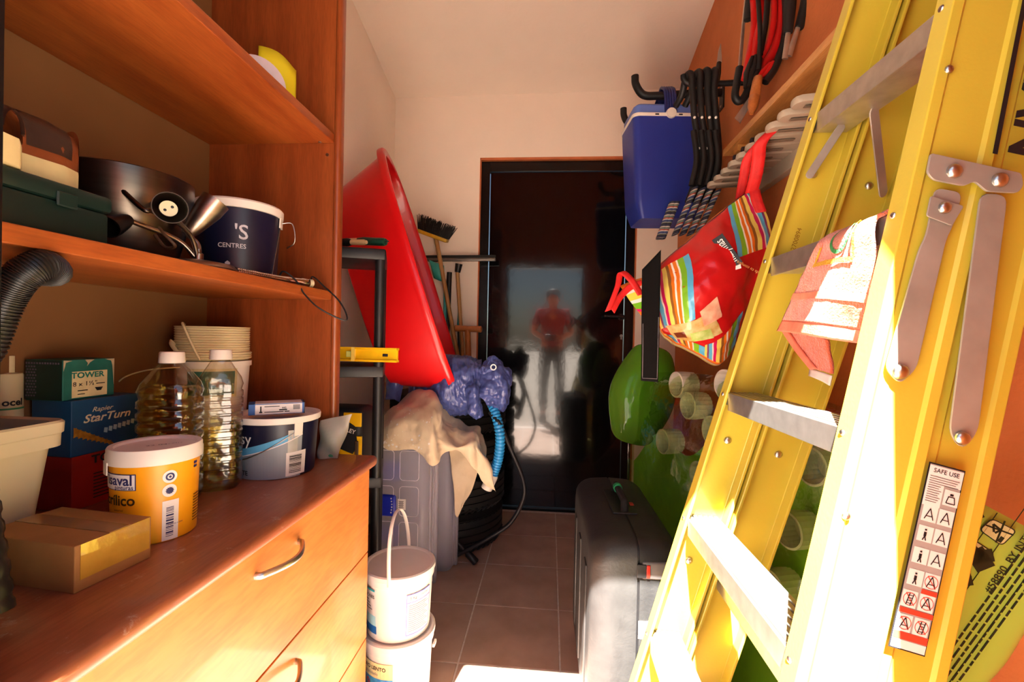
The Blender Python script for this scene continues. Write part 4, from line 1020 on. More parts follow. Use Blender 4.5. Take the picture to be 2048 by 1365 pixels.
# ---- big red tub lying on its side
red = mat('red_plastic', 'c40a10', .28, col2='d01218', scale=3, coat=.2)
T0, B0 = at(775, 306, Y=2.0), at(925, 790, Y=2.0); ctr = (T0 + B0) / 2; ax = (T0 - B0).normalized(); hr = (T0 - B0).length / 2
N = Vector((1, .105, 0)); N = (N - ax * N.dot(ax)).normalized(); E = N.cross(ax).normalized(); wr = .25
M = Matrix(((ax.x, E.x, N.x, ctr.x), (ax.y, E.y, N.y, ctr.y), (ax.z, E.z, N.z, ctr.z), (0, 0, 0, 1)))
t = thing('red_tub', 'big red plastic tub leaning on its side against the left wall', 'tub', M=M)
def ovl(k, z, d=0.): return ([((hr * k - d) * math.cos(a) * (abs(math.cos(a)) ** 2.6 + abs(math.sin(a)) ** 2.6) ** (-1 / 2.6), (wr * k - d) * math.sin(a) * (abs(math.cos(a)) ** 2.6 + abs(math.sin(a)) ** 2.6) ** (-1 / 2.6)) for a in [2 * PI * i / 64 for i in range(64)]], z)
obj('tub_shell', loft([ovl(.73, -.272), ovl(.77, -.267), ovl(.95, -.02), ovl(.95, 0), ovl(.94, 0, .003), ovl(.94, -.02, .003), ovl(.76, -.259, .004)]), red, t, smooth=40, world=False)
obj('rim', loft([ovl(.95, -.026), ovl(.995, -.028), ovl(1., -.02), ovl(1., -.004), ovl(.985, .004), ovl(.95, .004), ovl(.94, -.002, .004)], False, False), red, t, smooth=50, world=False)

# ---- brooms and handles against the back wall
stick = wood('broom_stick', 'a07a44', 'b98f58', stretch=(12, 12, 1))
t = thing('push_broom', 'broom with black bristles upturned above the red tub', 'broom', (-.4, 2.69, 0))
a, c_ = at(872, 476, Y=2.60), Vector((-.355, 2.69, .005))
obj('broom_stick', MB().tube([a, c_], .0125, 10), stick, t, smooth=80)
hm = at(866, 472, Y=2.6); dv = (at(897, 482, Y=2.6) - at(842, 462, Y=2.6)).normalized(); nv = Vector((.15, -.2, 1)).normalized()
M = frame(hm, dv, nv)
obj('broom_stock', MB().rbox((0, 0, 0), (.185, .05, .022), .006, 2, M), mat('stock_yellow', 'c89a1a', .45, scale=30), t, smooth=40)
obj('socket', MB().lathe([(0, 0), (.017, 0), (.017, .04), (0, .04)], 14, frame(a, (1, 0, 0), (a - c_))), MATS['stock_yellow'], t, smooth=40)
b = MB(); rg = random.Random(3)
for i in range(26):
    for j_ in range(5):
        x_ = -.088 + .176 * i / 25; y_ = -.018 + .009 * j_; p = M @ Vector((x_, y_, .01)); q = M @ Vector((x_ * 1.22 + rg.uniform(-.006, .006), y_ * 2 + rg.uniform(-.008, .008), .085 + rg.uniform(-.008, .01)))
        b.tube([p, q], [.0042, .0016], 4)
o = obj('bristles', b, mat('bristle_black', '0d0c0c', .7, scale=40), t); o['kind'] = 'stuff'
t = thing('floor_squeegee', 'wide floor squeegee with a wooden stick in front of the door frame', 'squeegee', (-.42, 2.69, 0))
s0, s1 = at(836, 519, Y=2.655), at(991, 518, Y=2.655); M = frame((s0 + s1) / 2, s1 - s0, (0, 0, 1)); L = (s1 - s0).length
obj('squeegee_bar', MB().rbox((0, 0, -.004), (L, .026, .018), .004, 2, M), mat('grey_bar', '6a625c', .4, .5, scale=30), t, smooth=40)
obj('rubber_blade', MB().box((0, 0, .013), (L, .012, .018), M), mat('black_rubber', '141414', .8), t)
a, c_ = at(918, 528, Y=2.66), Vector((-.44, 2.697, .005)); a2 = at(915, 545, Y=2.665)
obj('collar', MB().tube([a, a2], [.022, .017], 12), bk, t, smooth=60)
obj('squeegee_stick', MB().tube([a2, c_], .0115, 10), stick, t, smooth=80)
t = thing('dustpan', 'turquoise dustpan standing behind the broom stick', 'dustpan', at(875, 545, Y=2.64))
teal = mat('turquoise_plastic', '3aa8a6', .45, scale=20)
f = surf([[(858, 520, 2.64), (873, 526, 2.63), (888, 532, 2.64)], [(864, 540, 2.62), (876, 546, 2.61), (889, 550, 2.63)], [(868, 556, 2.64), (880, 562, 2.63), (893, 566, 2.65)]])
obj('pan', MB().grid(f, 8, 8), teal, t, smooth=180, solid=.006)
a = at(890, 562, Y=2.66)
obj('pan_stick', MB().tube([a, Vector((a.x + .02, 2.70, .005))], .009, 8), teal, t, smooth=80)
a = at(899, 545, Y=2.69); t = tag(obj('black_pole', MB().tube([a, Vector((a.x - .03, 2.70, .004))], .0155, 12), bk, smooth=80), 'black pole standing between the broom and the squeegee sticks', 'pole')
t = thing('turquoise_handle_stick', 'stick with a turquoise grip beside the wooden handle', 'stick', (-.35, 2.7, 0))
a, c_ = at(920, 622, Y=2.69), at(918, 655, Y=2.69)
obj('grip', MB().tube([a, a + (c_ - a) * .1, c_], [.008, .012, .012], 12), teal, t, smooth=60); obj('shaft', MB().tube([c_, Vector((-.5, 2.7, .005))], .01, 8), mat('pole_dark', '1f2a2a', .5, scale=30), t, smooth=60)
t = thing('garden_spade', 'wooden T-handle of a spade above the blue tarpaulin', 'spade', (-.46, 2.6, 0))
tw_ = wood('spade_wood', '9c5a2a', 'b06c38', stretch=(10, 10, 10))
a, c_ = at(909, 657, Y=2.5), at(964, 659, Y=2.5)
obj('cross_grip', MB().tube([a, a.lerp(c_, .03), a.lerp(c_, .5), a.lerp(c_, .97), c_], [.012, .018, .0165, .018, .012], 14), tw_, t, smooth=50)
sh = at(935, 660, Y=2.5); obj('shaft', MB().tube([sh, sh + Vector((.008, .12, -.55)), Vector((sh.x + .01, 2.695, .2))], [.017, .018, .018], 12), tw_, t, smooth=60)
obj('blade', MB().rbox((sh.x + .01, 2.697, .14), (.16, .006, .26), .002, 1), steel, t)

# ---- tyres
rub = mat('tyre_rubber', '0e0d0d', .75, scale=30, var=.2)
for k in range(4):
    t = thing('car_tyre', ('topmost', 'third', 'second', 'bottom')[3 - k] + ' black car tyre of the stack beside the back door' if k in (0, 3) else ('second' if k == 1 else 'third') + ' black car tyre from the floor in the stack beside the door', 'tyre', (-.53 + .006 * (k % 2), 2.385, .186 * k), (0, 0, .4 * k), group='stacked car tyres')
    R_, w = .3, .184; prof = [(.19, .02), (.2, .008), (.235, 0), (.27, .004), (.289, .02)]
    for g in range(4):
        z0 = .024 + g * .0345; prof += [(R_, z0), (R_, z0 + .026), (R_ - .008, z0 + .0275), (R_ - .008, z0 + .033)]
    prof += [(R_, .162), (.289, w - .02), (.27, w - .004), (.235, w), (.2, w - .008), (.19, w - .02), (.215, w * .7), (.22, w * .5), (.215, w * .3), (.19, .02)]
    obj('tyre_body', MB().lathe(prof, 56), rub, t, smooth=30, world=False)
    b = MB()
    for i in range(56):
        a = 2 * PI * i / 56
        for zz, sk in ((.006, .06), (w - .03, -.06)):
            p = [Vector((q * math.cos(a + s_), q * math.sin(a + s_), zz + h_)) for q, s_, h_ in ((.286, 0, .0), (.286, .035, .0), (.3015, .035 + sk, .024 if sk > 0 else 0), (.3015, sk, .024 if sk > 0 else 0))]
            b.raw(p, [(0, 1, 2, 3)])
    o = obj('shoulder_blocks', b, rub, t, world=False, solid=.006); o['kind'] = 'stuff'

# ---- translucent storage boxes standing on end
cb = film('box_plastic', 'e6e4ee', .7, .22)
blue_clip = mat('clip_blue', '1c2cb0', .35, scale=30)
def clear_box(x0, x1, y0, y1, h, label, panels):
    t = thing('storage_box', label, 'storage box', ((x0 + x1) / 2, (y0 + y1) / 2, 0), group='clear storage boxes standing on end')
    hx, hy = (x1 - x0) / 2, (y1 - y0) / 2; w = .004
    obj('box_shell', loft([(rr(hx - .012, hy - .012, .03), .0), (rr(hx, hy, .035), .02), (rr(hx, hy, .035), h - .02), (rr(hx - .012, hy - .012, .03), h)]), cb, t, smooth=40, world=False)
    obj('rim_flange', loft([(rr(hx + .01, .011, .008), .004), (rr(hx + .012, .012, .009), .02), (rr(hx + .012, .012, .009), h - .01), (rr(hx + .01, .011, .008), h + .006)], M=Matrix.Translation((.0, hy * .4, 0))), cb, t, smooth=40, world=False)
    for s_ in (-.55, .0): obj('corner_rib', MB().rbox((hx + .002, hy * s_, h * .5), (.006, .012, h * .92), .003, 2), cb, t, world=False, smooth=50)
    if panels:
        pm = mat('panel_edge', 'cfcbd4', .3, scale=30)
        for r_ in range(4):
            for c_ in range(2):
                P = rr(.038, .058, .014, 4); cx, cz = -.055 + c_ * .1, .1 + r_ * .14
                obj('embossed_panel', MB().tube([(cx + p[0], -hy - .001, cz + p[1]) for p in P], .0014, 5, closed=True), pm, t, world=False)
        return t
    return t
t = clear_box(-.70, -.462, 1.755, 1.93, .62, 'clear storage box standing on end with blue clips, nearer the buckets', True)
for k, (px, py) in enumerate(((781, 1012), (786, 948), (782, 1078))):
    p = at(px, py, Y=1.752)
    cl_ = obj('clip', MB().rbox((p.x - .02, 1.757 + (.0 if k == 0 else .03), p.z), (.082, .022, .085), .01, 3), blue_clip, t, smooth=50)
    if k == 0:
        b = MB()
        for i in range(6): b.lathe([(0, 0), (.003, 0), (0, .002)], 8, Matrix.Translation((p.x + .008 - .0015 * abs(i - 2.5), 1.7455, p.z + .03 - .011 * i)) @ Matrix.Rotation(PI / 2, 4, 'X'))
        obj('grip_dots', b, p_white, cl_)
p = at(803, 1010, Y=1.75); lb = obj('paper_label', MB().box((p.x, 1.752, p.z), (.032, .001, .042)), p_white, t)
b = MB()
for i in range(7): b.box((p.x - .002, 1.7512, p.z - .012 + .004 * i), (.02 - .004 * (i % 2), .0004, .0018))
obj('label_print', b, p_black, lb)
clear_box(-.635, -.405, 1.962, 2.07, .62, 'clear storage box standing on end close to the tyres', False)

# ---- canvas dust sheet over the boxes
canvas = mat('canvas', 'c9b696', .9, col2='d8c8ac', scale=8, bump=.0006, bscale=220, sheen=.2)
sheet = [[(778, 815, 1.98), (800, 800, 1.98), (835, 784, 1.96), (868, 782, 1.94), (884, 800, 1.93), (905, 835, 1.94), (930, 846, 1.95), (955, 855, 1.96), (966, 870, 1.97)],
         [(768, 835, 1.86), (795, 815, 1.84), (835, 803, 1.82), (868, 800, 1.80), (882, 825, 1.83), (905, 858, 1.86), (932, 862, 1.88), (955, 872, 1.89), (970, 900, 1.92)],
         [(759, 862, 1.76), (788, 848, 1.73), (830, 840, 1.72), (866, 845, 1.70), (878, 862, 1.76), (905, 882, 1.80), (935, 880, 1.80), (958, 885, 1.84), (976, 935, 1.87)],
         [(757, 884, 1.73), (788, 886, 1.71), (828, 888, 1.70), (862, 898, 1.68), (884, 890, 1.74), (910, 895, 1.76), (938, 893, 1.77), (962, 905, 1.80), (984, 962, 1.84)],
         [(762, 893, 1.735), (790, 902, 1.72), (828, 902, 1.71), (865, 932, 1.69), (892, 905, 1.75), (915, 905, 1.77), (945, 930, 1.80), (965, 965, 1.82), (994, 985, 1.84)]]
fo = lambda u, v: .007 * math.sin(34 * u + 5 * v) * (u > .3) * min(1, (u - .3) * 4) + .004 * math.sin(18 * u - 9 * v)
t = thing('dust_sheet', 'cream canvas dust sheet slung over the clear boxes', 'dust sheet', at(860, 890, Y=1.8))
obj('cloth', MB().grid(crumple(surf(sheet), .013, 14, 2., fo), 110, 60), canvas, t, smooth=180, solid=.003)
tail = [[(898, 900, 1.93), (920, 895, 1.93), (945, 900, 1.92), (962, 915, 1.92)], [(903, 940, 1.925), (922, 935, 1.92), (942, 935, 1.92), (955, 945, 1.915)], [(908, 985, 1.92), (922, 985, 1.92), (934, 980, 1.915), (942, 985, 1.91)], [(910, 1030, 1.925), (914, 1036, 1.925), (918, 1030, 1.925), (924, 1010, 1.92)]]
obj('hanging_corner', MB().grid(crumple(surf(tail), .006, 20, 4.), 24, 40), canvas, t, smooth=180, solid=.003)
b = MB(); fs = crumple(surf(sheet), .013, 14, 2., fo); rg = random.Random(5)
for i in range(70):
    u, v = rg.uniform(.02, .38), rg.uniform(.15, .95); p = fs(u, v); n = (fs(min(1, u + .01), v) - fs(u - .01, v)).cross(fs(u, min(1, v + .01)) - fs(u, v - .01)).normalized()
    if n.dot(CAM - p) < 0: n = -n
    s_ = rg.choice((.0015, .002, .003, .005)); M = frame(p + n * .0022, n.orthogonal(), n); b.prism([(s_ * rg.uniform(.6, 1.3) * math.cos(a), s_ * rg.uniform(.5, 1.2) * math.sin(a)) for a in [2 * PI * k / 7 for k in range(7)]], 0, .0006, M)
o = obj('paint_flecks', b, mat('dried_paint', 'e9e6e0', .7, scale=40), t); o['kind'] = 'stuff'

# ---- blue tarpaulin bundle
tarp = mat('tarpaulin', '36427e', .36, col2='52609e', scale=40, bump=.0016, bscale=90, coat=.15)
TA = [at(822, 780, Y=2.12), at(850, 768, Y=2.06), at(890, 770, Y=2.0), at(930, 770, Y=1.98), at(962, 772, Y=1.97)]
Tr = [.055, .1, .123, .12, .098]
def roll(u, v):
    c_ = cr(TA, u); r_ = cr([Vector((q, 0, 0)) for q in Tr], u).x; a = 2 * PI * v
    return c_ + Vector((-.12 * math.cos(a) * r_, math.cos(a) * r_, math.sin(a) * r_ * .98))
def rollw(u, v):
    p = roll(u, v); c_ = cr(TA, u); n = (p - c_).normalized(); q = p * 11
    rd = lambda w: 1 - 2 * abs(noise.noise(w))
    return p + n * (.014 * noise.noise(q) + .012 * rd(q * 1.7 + Vector((3, 1, 0))) + .007 * rd(q * 4.1) + .003 * rd(q * 8.3) + .004 * math.sin(2 * PI * v * 3 + 9 * u))
b = MB().grid(rollw, 130, 120, cv=True); k0 = len(b.v); b.v.append(TA[0] + Vector((-.01, 0, 0)))
b.f += [(i, (i + 1) % 120, k0) for i in range(120)]
t = thing('tarpaulin', 'crumpled blue tarpaulin bundle with a metal eyelet', 'tarpaulin', at(900, 830, Y=2.0))
obj('bundle', b, tarp, t, smooth=180)
flaps = [[[(935, 775, 1.9), (958, 735, 1.9), (990, 715, 1.92), (1000, 722, 1.95)], [(950, 790, 1.86), (975, 760, 1.85), (1005, 742, 1.87), (1022, 748, 1.92)], [(965, 800, 1.86), (990, 785, 1.85), (1012, 772, 1.87), (1026, 775, 1.92)], [(975, 812, 1.9), (996, 808, 1.88), (1010, 805, 1.89), (1022, 800, 1.93)], [(978, 820, 1.95), (992, 824, 1.93), (1002, 826, 1.93), (1008, 822, 1.96)]],
         [[(928, 752, 1.88), (945, 745, 1.87), (960, 752, 1.9)], [(930, 785, 1.85), (948, 775, 1.83), (962, 785, 1.87)], [(935, 815, 1.85), (950, 812, 1.83), (966, 815, 1.87)], [(945, 838, 1.88), (955, 841, 1.87), (968, 832, 1.9)]],
         [[(965, 722, 1.9), (985, 712, 1.89), (998, 722, 1.91)], [(958, 742, 1.87), (980, 735, 1.86), (1003, 740, 1.88)], [(962, 756, 1.88), (978, 752, 1.87), (1000, 752, 1.89)]]]
for i, fr_ in enumerate(flaps): obj('flap', MB().grid(crumple(crumple(surf(fr_), .016, 18, 7. + i), .006, 55, 2.), 56, 56), tarp, t, smooth=180, solid=.0025)
p = at(987, 735, Y=1.845); obj('eyelet', MB().lathe([(.0075, 0), (.0135, .0005), (.0125, .003), (.0085, .003), (.0075, 0)], 24, frame(p, (1, 0, 0), (CAM - p))), rivet_m, t, smooth=60)
f = surf([[(770, 740, 1.95), (790, 732, 1.93), (812, 742, 1.95)], [(772, 765, 1.92), (792, 762, 1.9), (808, 770, 1.93)], [(770, 800, 1.94), (788, 800, 1.92), (800, 806, 1.95)]])
obj('flap', MB().grid(crumple(f, .014, 16, 3.), 24, 24), tarp, t, smooth=180, solid=.0025)

# ---- blue pool hose with a white cuff, black cable and plug
P = bez([at(975, 790, Y=1.98), at(990, 825, Y=1.93), at(1000, 870, Y=1.9), at(997, 915, Y=1.9), at(986, 950, Y=1.9)], 34)
t = thing('pool_hose', 'light blue ribbed pool hose with a white cuff in front of the tyres', 'hose', at(980, 975, Y=1.9))
obj('hose', MB().tube(P, [.0215 if k % 5 < 3 else .0185 for k in range(len(P))], 16), mat('hose_blue', '2a8ed0', .4, scale=30), t, smooth=50)
a, c_ = P[-2], at(973, 978, Y=1.9); obj('cuff', MB().tube([a, a.lerp(c_, .1), c_], [.021, .024, .024], 18), white_pl, t, smooth=50)
P = bez([at(980, 825, Y=1.93), at(1000, 850, Y=1.9), at(1022, 900, Y=1.95), at(1046, 960, Y=2.0), at(1046, 1000, Y=2.02), at(1020, 1047, Y=2.03), at(975, 1078, Y=2.03), at(930, 1103, Y=2.04), at(904, 1117, Y=2.05)], 12)
tag(obj('black_cable', MB().tube(P, .0095, 8), mat('cable_black', '17161a', .45, scale=30), smooth=80), 'thick black cable looping from the tarpaulin down past the tyres', 'cable')
t = thing('extension_plug', 'black moulded plug lying on the tiles by the tyres', 'plug', at(955, 1130, Z=0))
a, c_ = at(905, 1075, Y=2.06), at(953, 1126, Y=2.035); c_.z = .016
obj('plug_body', MB().tube([a.lerp(c_, .35), a.lerp(c_, .6), a.lerp(c_, .65), a.lerp(c_, .97), c_], [.009, .011, .016, .017, .013], 12), bk, t, smooth=50)
obj('lead', MB().tube([a, a.lerp(c_, .4)], .006, 8), bk, t, smooth=80)

# ================================================================ things on the right
# ---- dark hard suitcase on the floor
cs = mat('suitcase_shell', '1c1b1b', .5, col2='282726', scale=22, bump=.0006, bscale=140, detail=8)
cs2 = mat('suitcase_trim', '121112', .45, scale=30)
t = thing('suitcase', 'dark grey hard suitcase standing on the tiles beside the ladder', 'suitcase', (.219, 1.405, 0), (0, 0, R(1)))
def yz(inset, r_): return [(p[0], p[1] + .272) for p in rr(.285 - inset, .27 - inset, r_, 7)]
for sg in (-1, 1):
    lv_ = [(yz(0, .05), .003), (yz(.002, .05), .045)] + [(yz(.042 * (1 - math.cos(R(a_))) + .002, .05), .045 + .068 * math.sin(R(a_))) for a_ in (15, 30, 45, 60, 75, 90)]
    M = Matrix(((0, 0, sg, 0), (1, 0, 0, 0), (0, 1, 0, 0), (0, 0, 0, 1)))
    obj('half_shell', loft([lv_[0]] + lv_[1:], True, True, M), cs, t, smooth=50, world=False)
obj('seam_band', loft([(yz(.004, .05), -.0035), (yz(.004, .05), .0035)], M=Matrix(((0, 0, 1, 0), (1, 0, 0, 0), (0, 1, 0, 0), (0, 0, 0, 1)))), cs2, t, world=False)
for y_ in (-.16, .0, .16):
    obj('shell_rib', MB().rbox((-.114, y_, .255), (.006, .05, .36), .0029, 2), cs, t, smooth=50, world=False)
hg = obj('carry_handle', MB().tube(bez([(0, -.085, .54), (0, -.08, .566), (0, -.06, .572), (0, .06, .572), (0, .08, .566), (0, .085, .54)], 5), .011, 10, flat=.8), mat('black_rubber', '141414', .8), t, smooth=60, world=False)
obj('handle_well', MB().rbox((0, 0, .543), (.07, .2, .006), .003, 2), mat('black_plastic', '131316', .45), t, world=False)
obj('green_tag', MB().tube([(0, .028, .572), (0, .046, .572)], .0135, 14), mat('tag_green', '1f9a5c', .5, scale=30), hg, smooth=60, world=False)
obj('red_tag', MB().rbox((.03, -.03, .547), (.012, .02, .003), .001, 1), mat('tag_red', 'a02018', .5, scale=30), hg, world=False)
lt = obj('latch', MB().rbox((.042, -.281, .478), (.07, .014, .042), .006, 3), mat('latch_grey', '6c6866', .4, scale=30), t, smooth=50, world=False)
obj('latch_button', MB().rbox((.022, -.2895, .478), (.008, .004, .03), .001, 1), mat('latch_red', 'c8281c', .4, scale=30), lt, world=False)
obj('latch_slot', MB().rbox((.006, -.2885, .478), (.022, .004, .032), .001, 1), mat('latch_dark', '1a1818', .5, scale=30), lt, world=False)
obj('sticker', MB().box((.022, -.2855, .335), (.04, .001, .042)), p_white, t, world=False)

# ---- green inflatable lounger standing along the wall
gv = mat('green_vinyl', '8cc83a', .3, col2='9cd44a', scale=3, coat=.3, bump=.002, bscale=9)
cf = film('clear_vinyl', 'e2edc8', .89, .07, False, .006)
gf = film('green_vinyl_film', '7cb83c', .7, .08)
LE = Vector((-.30, .954, 0)).normalized(); LN = Vector((-.954, -.30, 0)).normalized(); L0 = Vector((.605, .84, 0))
def onmat(px, py, off=0.):
    """point of the lounger's clear face at a pixel"""
    d = C2W @ Vector((px - CX, py - CY, F)); o = L0 + LN * off; k = (o - CAM).dot(LN) / d.dot(LN); return CAM + d * k
def mp_(s_, z, off=0.): return L0 + LE * s_ + LN * off + Vector((0, 0, z))
cups = [(1318, 884), (1368, 812), (1388, 952), (1414, 862), (1480, 925), (1432, 1048), (1345, 770), (1440, 770), (1612, 934), (1566, 1062), (1532, 1178), (1500, 800), (1480, 1150)]
CP = []
for c_ in cups:
    q = onmat(*c_); CP.append(((q - L0).dot(LE), q.z))
LEN, ZH = 1.05, .88
def edge_z(s_): return ZH + .05 * math.sin(PI * min(1, max(0, s_ / LEN)) * .9)
def dimple(s_, z):
    d = 1.
    for a, c_ in CP: d = min(d, math.hypot(s_ - a, z - c_))
    return min(1., d / .1)
def sheet_fn(base, amp, sg, top=None):
    def f(u, v):
        s_ = LEN * u; z = .035 + (edge_z(s_) * (top(s_) if top else 1) - .035) * v; k = (min(u, 1 - u, .12) / .12) ; k2 = (min(v, 1 - v, .12) / .12); e = math.sqrt(max(0, 1 - (1 - k) ** 2)) * math.sqrt(max(0, 1 - (1 - k2) ** 2))
        return mp_(s_, z, -.055 + sg * (base * e + amp * dimple(s_, z) ** .8 * e))
    return f
t = thing('inflatable_lounger', 'green and clear inflatable pool lounger along the terracotta wall', 'inflatable', (.5, 1.2, 0))
obj('green_sheet', MB().grid(sheet_fn(.022, .03, -1, lambda s_: .96 - .3 * s_ / LEN + .05 * math.sin(16 * s_)), 60, 50), gv, t, smooth=180)
obj('clear_sheet', MB().grid(sheet_fn(.045, .022, 1), 60, 50), cf, t, smooth=180)
cupm = mat('cup_plastic', 'd8d2c8', .35, scale=20, trans=.0, alpha=.8)
def cup(s_, z, r_):
    p = mp_(s_, z, -.012); M = frame(p, (0, 0, 1), LN)
    prof = []; n = 40; b = MB(); vs = []; fs = []
    lev = [(r_ * .62, -.062), (r_ * .95, -.06), (r_, -.03), (r_ * 1.02, 0), (r_ * .9, .001), (r_ * .86, -.03), (r_ * .8, -.052), (r_ * .3, -.054)]
    for (q, zz) in lev:
        for i in range(n):
            a = 2 * PI * i / n; k = q * (1 + (.035 if i % 2 else -.02) * (abs(zz) > .005)); vs.append((k * math.cos(a), k * math.sin(a), zz))
    for i in range(len(lev) - 1):
        for j_ in range(n): fs.append((i * n + j_, i * n + (j_ + 1) % n, (i + 1) * n + (j_ + 1) % n, (i + 1) * n + j_))
    fs.append(tuple((len(lev) - 1) * n + j_ for j_ in range(n)))
    b.raw(vs, fs, M)
    return obj('ribbed_cup', b, cupm, t, smooth=25)
for s_, z in CP:
    if -.02 < s_ < LEN and .06 < z < 1.0: cup(s_, z, .041)
# head rest bolster at the far end
hc = at(1285, 790, Y=1.78)
def bolster(u, v):
    a = 2 * PI * u; b_ = PI * v; r_ = math.sin(b_) ** .6; k = 1 + .06 * math.cos(4 * PI * v)
    p = Vector((.125 * r_ * math.cos(a) * k, .085 * r_ * math.sin(a), -.19 * math.cos(b_)))
    return hc + Matrix.Rotation(R(20), 3, 'Z') @ (Matrix.Rotation(R(14), 3, 'Y') @ p)
obj('head_rest', MB().grid(bolster, 40, 28, cu=True), gf, t, smooth=180)
def bolster_in(u, v):
    p = bolster(u, v); return hc + (p - hc) * .8 + Vector((.03, .03, 0))
obj('head_rest_back', MB().grid(bolster_in, 32, 20, cu=True), gv, t, smooth=180)
# near end of the lounger turned towards the door: printed side
E0 = at(1965, 1160, Y=.63); eu = (at(2040, 1055, Y=.62) - at(1890, 1265, Y=.63)).normalized()
ew = Vector((-.12, -.99, 0)); ew = (ew - eu * ew.dot(eu)).normalized(); ev = ew.cross(eu)
EM = Matrix(((eu.x, ev.x, ew.x, E0.x), (eu.y, ev.y, ew.y, E0.y), (eu.z, ev.z, ew.z, E0.z), (0, 0, 0, 1)))
gp = mat('green_vinyl_pale', '9ccc50', .28, col2='aad860', scale=3, coat=.4)
a0 = EM.inverted() @ at(1955, 968, Y=.63); a1 = EM.inverted() @ at(2020, 1330, Y=.63)
HW = (a0.y - a1.y) / 2; VC = (a0.y + a1.y) / 2
def endp(sg):
    def f(u, v):
        k = min(u, 1 - u, .18) / .18; k2 = min(v, 1 - v, .16) / .16; e = math.sqrt(max(0, 1 - (1 - k) ** 2)) * math.sqrt(max(0, 1 - (1 - k2) ** 2))
        return EM @ Vector((-.24 + .325 * u, VC + HW * (2 * v - 1) * (1 - .02 * math.sin(22 * u)), -.012 + sg * .012 * e - (.0 if sg > 0 else .012 * e)))
    return f
b = MB().grid(endp(1), 40, 30); b.grid(endp(-1), 40, 30)
ep = obj('printed_end', b, gp, t, smooth=180)
dk_p = mat('print_dark_green', '16281a', .5, scale=40); pale_p = mat('print_pale', 'c4d09a', .5, scale=40)
def E2(px, py):
    """pixel -> coordinates on the printed end"""
    d = C2W @ Vector((px - CX, py - CY, F)); n = ew; k = (E0 - CAM).dot(n) / d.dot(n); q = EM.inverted() @ (CAM + d * k); return (q.x, q.y)
def pict(quad, bars, name):
    P = [E2(*q) for q in quad]; c_ = (sum(p[0] for p in P) / 4, sum(p[1] for p in P) / 4)
    b = MB(); b.prism(rnd(P, .006), .0004, .0008, EM); o = obj(name, b, dk_p, ep)
    b = MB(); b.prism(rnd([(c_[0] + (p[0] - c_[0]) * .9, c_[1] + (p[1] - c_[1]) * .9) for p in P], .005), .0008, .0012, EM); obj('pictogram_ground', b, pale_p, o)
    b = MB()
    for x0, y0, x1, y1, w_ in bars:
        a, c2 = Vector(E2(x0, y0) + (0,)), Vector(E2(x1, y1) + (0,)); d = (c2 - a).normalized(); n = Vector((-d.y, d.x, 0)) * w_
        b.prism([(a - n)[:2], (c2 - n)[:2], (c2 + n)[:2], (a + n)[:2]], .0012, .0015, EM)
    obj('pictogram_print', b, dk_p, o)
pict([(1982, 1036), (2034, 1062), (2003, 1093), (1956, 1060)], [(1970, 1050, 2025, 1070, .001), (1990, 1085, 2008, 1042, .001), (1985, 1048, 2000, 1060, .0012), (2000, 1060, 1988, 1066, .0012), (1985, 1048, 1986, 1064, .0012), (1996, 1084, 2004, 1074, .0022)], 'pictogram')
pict([(1944, 1077), (1990, 1107), (1960, 1141), (1926, 1112)], [(1930, 1116, 1985, 1110, .008), (1945, 1132, 1980, 1118, .009), (1942, 1086, 1962, 1110, .002), (1950, 1104, 1966, 1096, .003), (1952, 1112, 1962, 1100, .004)], 'pictogram')
pict([(1918, 1138), (1946, 1152), (1930, 1182), (1896, 1172)], [(1905, 1160, 1942, 1156, .009), (1910, 1165, 1935, 1150, .002)], 'pictogram')
pict([(1945, 1012), (1968, 1022), (1946, 1048), (1925, 1040)], [(1930, 1035, 1962, 1024, .007)], 'pictogram')
b = MB()
def etext(txt, px, py, size, **k):
    x_, y_ = E2(px, py); flat_text(b, txt, size, EM @ Matrix.Translation((x_, y_, .001)), **k)
etext('#58890  BY INTEX', 2020, 1120, .0125, bold=.01); etext('s', 1908, 1217, .012, bold=.02)
for k in range(5):
    x_, y_ = E2(1990 + 7 * k, 1175 + 12 * k); rg = random.Random(k)
    xx = x_ - .13
    while xx < x_ + .06:
        w_ = rg.uniform(.006, .018); b.box((xx + w_ / 2, y_, .0009), (w_, .0022, .0006), EM); xx += w_ + .0025
for q in ((1960, 1140), (1985, 1245), (1920, 1130)):
    x_, y_ = E2(*q); b.box((x_, y_, .0009), (.34 if q[1] > 1135 else .16, .0007, .0006), EM)
obj('instruction_print', b, dk_p, ep)

# ---- hooks, cool box and folding chairs on the right wall
hk = mat('hook_rubber', '101012', .55, scale=30)
def hook(name, label, P, r_=.0165):
    t = thing(name, label, 'hook', (XR, P[0].y, P[0].z), group='black storage hooks on the right wall')
    obj('hook_arm', MB().tube(bez(P, 8), r_, 12), hk, t, smooth=60)
    obj('wall_plate', MB().rbox((XR - .003, P[0].y, P[0].z - .02), (.006, .05, .11), .002, 1), hk, t)
    for dz in (.02, -.06): obj('plate_screw', MB().lathe([(.006, 0), (.004, .003), (0, .003)], 10, frame((XR - .006, P[0].y, P[0].z + dz), (0, 1, 0), (-1, 0, 0))), steel, t)
hy = 2.06; a = at(1440, 187, Y=hy); zt = at(1310, 190, Y=hy).z
hook('wall_hook', 'long black wall hook carrying the blue cool box', [Vector((XR - .003, hy, zt + .004)), Vector((.55, hy, zt)), Vector((.45, hy, zt - .004)), at(1287, 190, Y=hy), at(1272, 170, Y=hy), at(1270, 152, Y=hy)])
hy2 = 2.42; z2 = at(1270, 258, Y=hy2).z
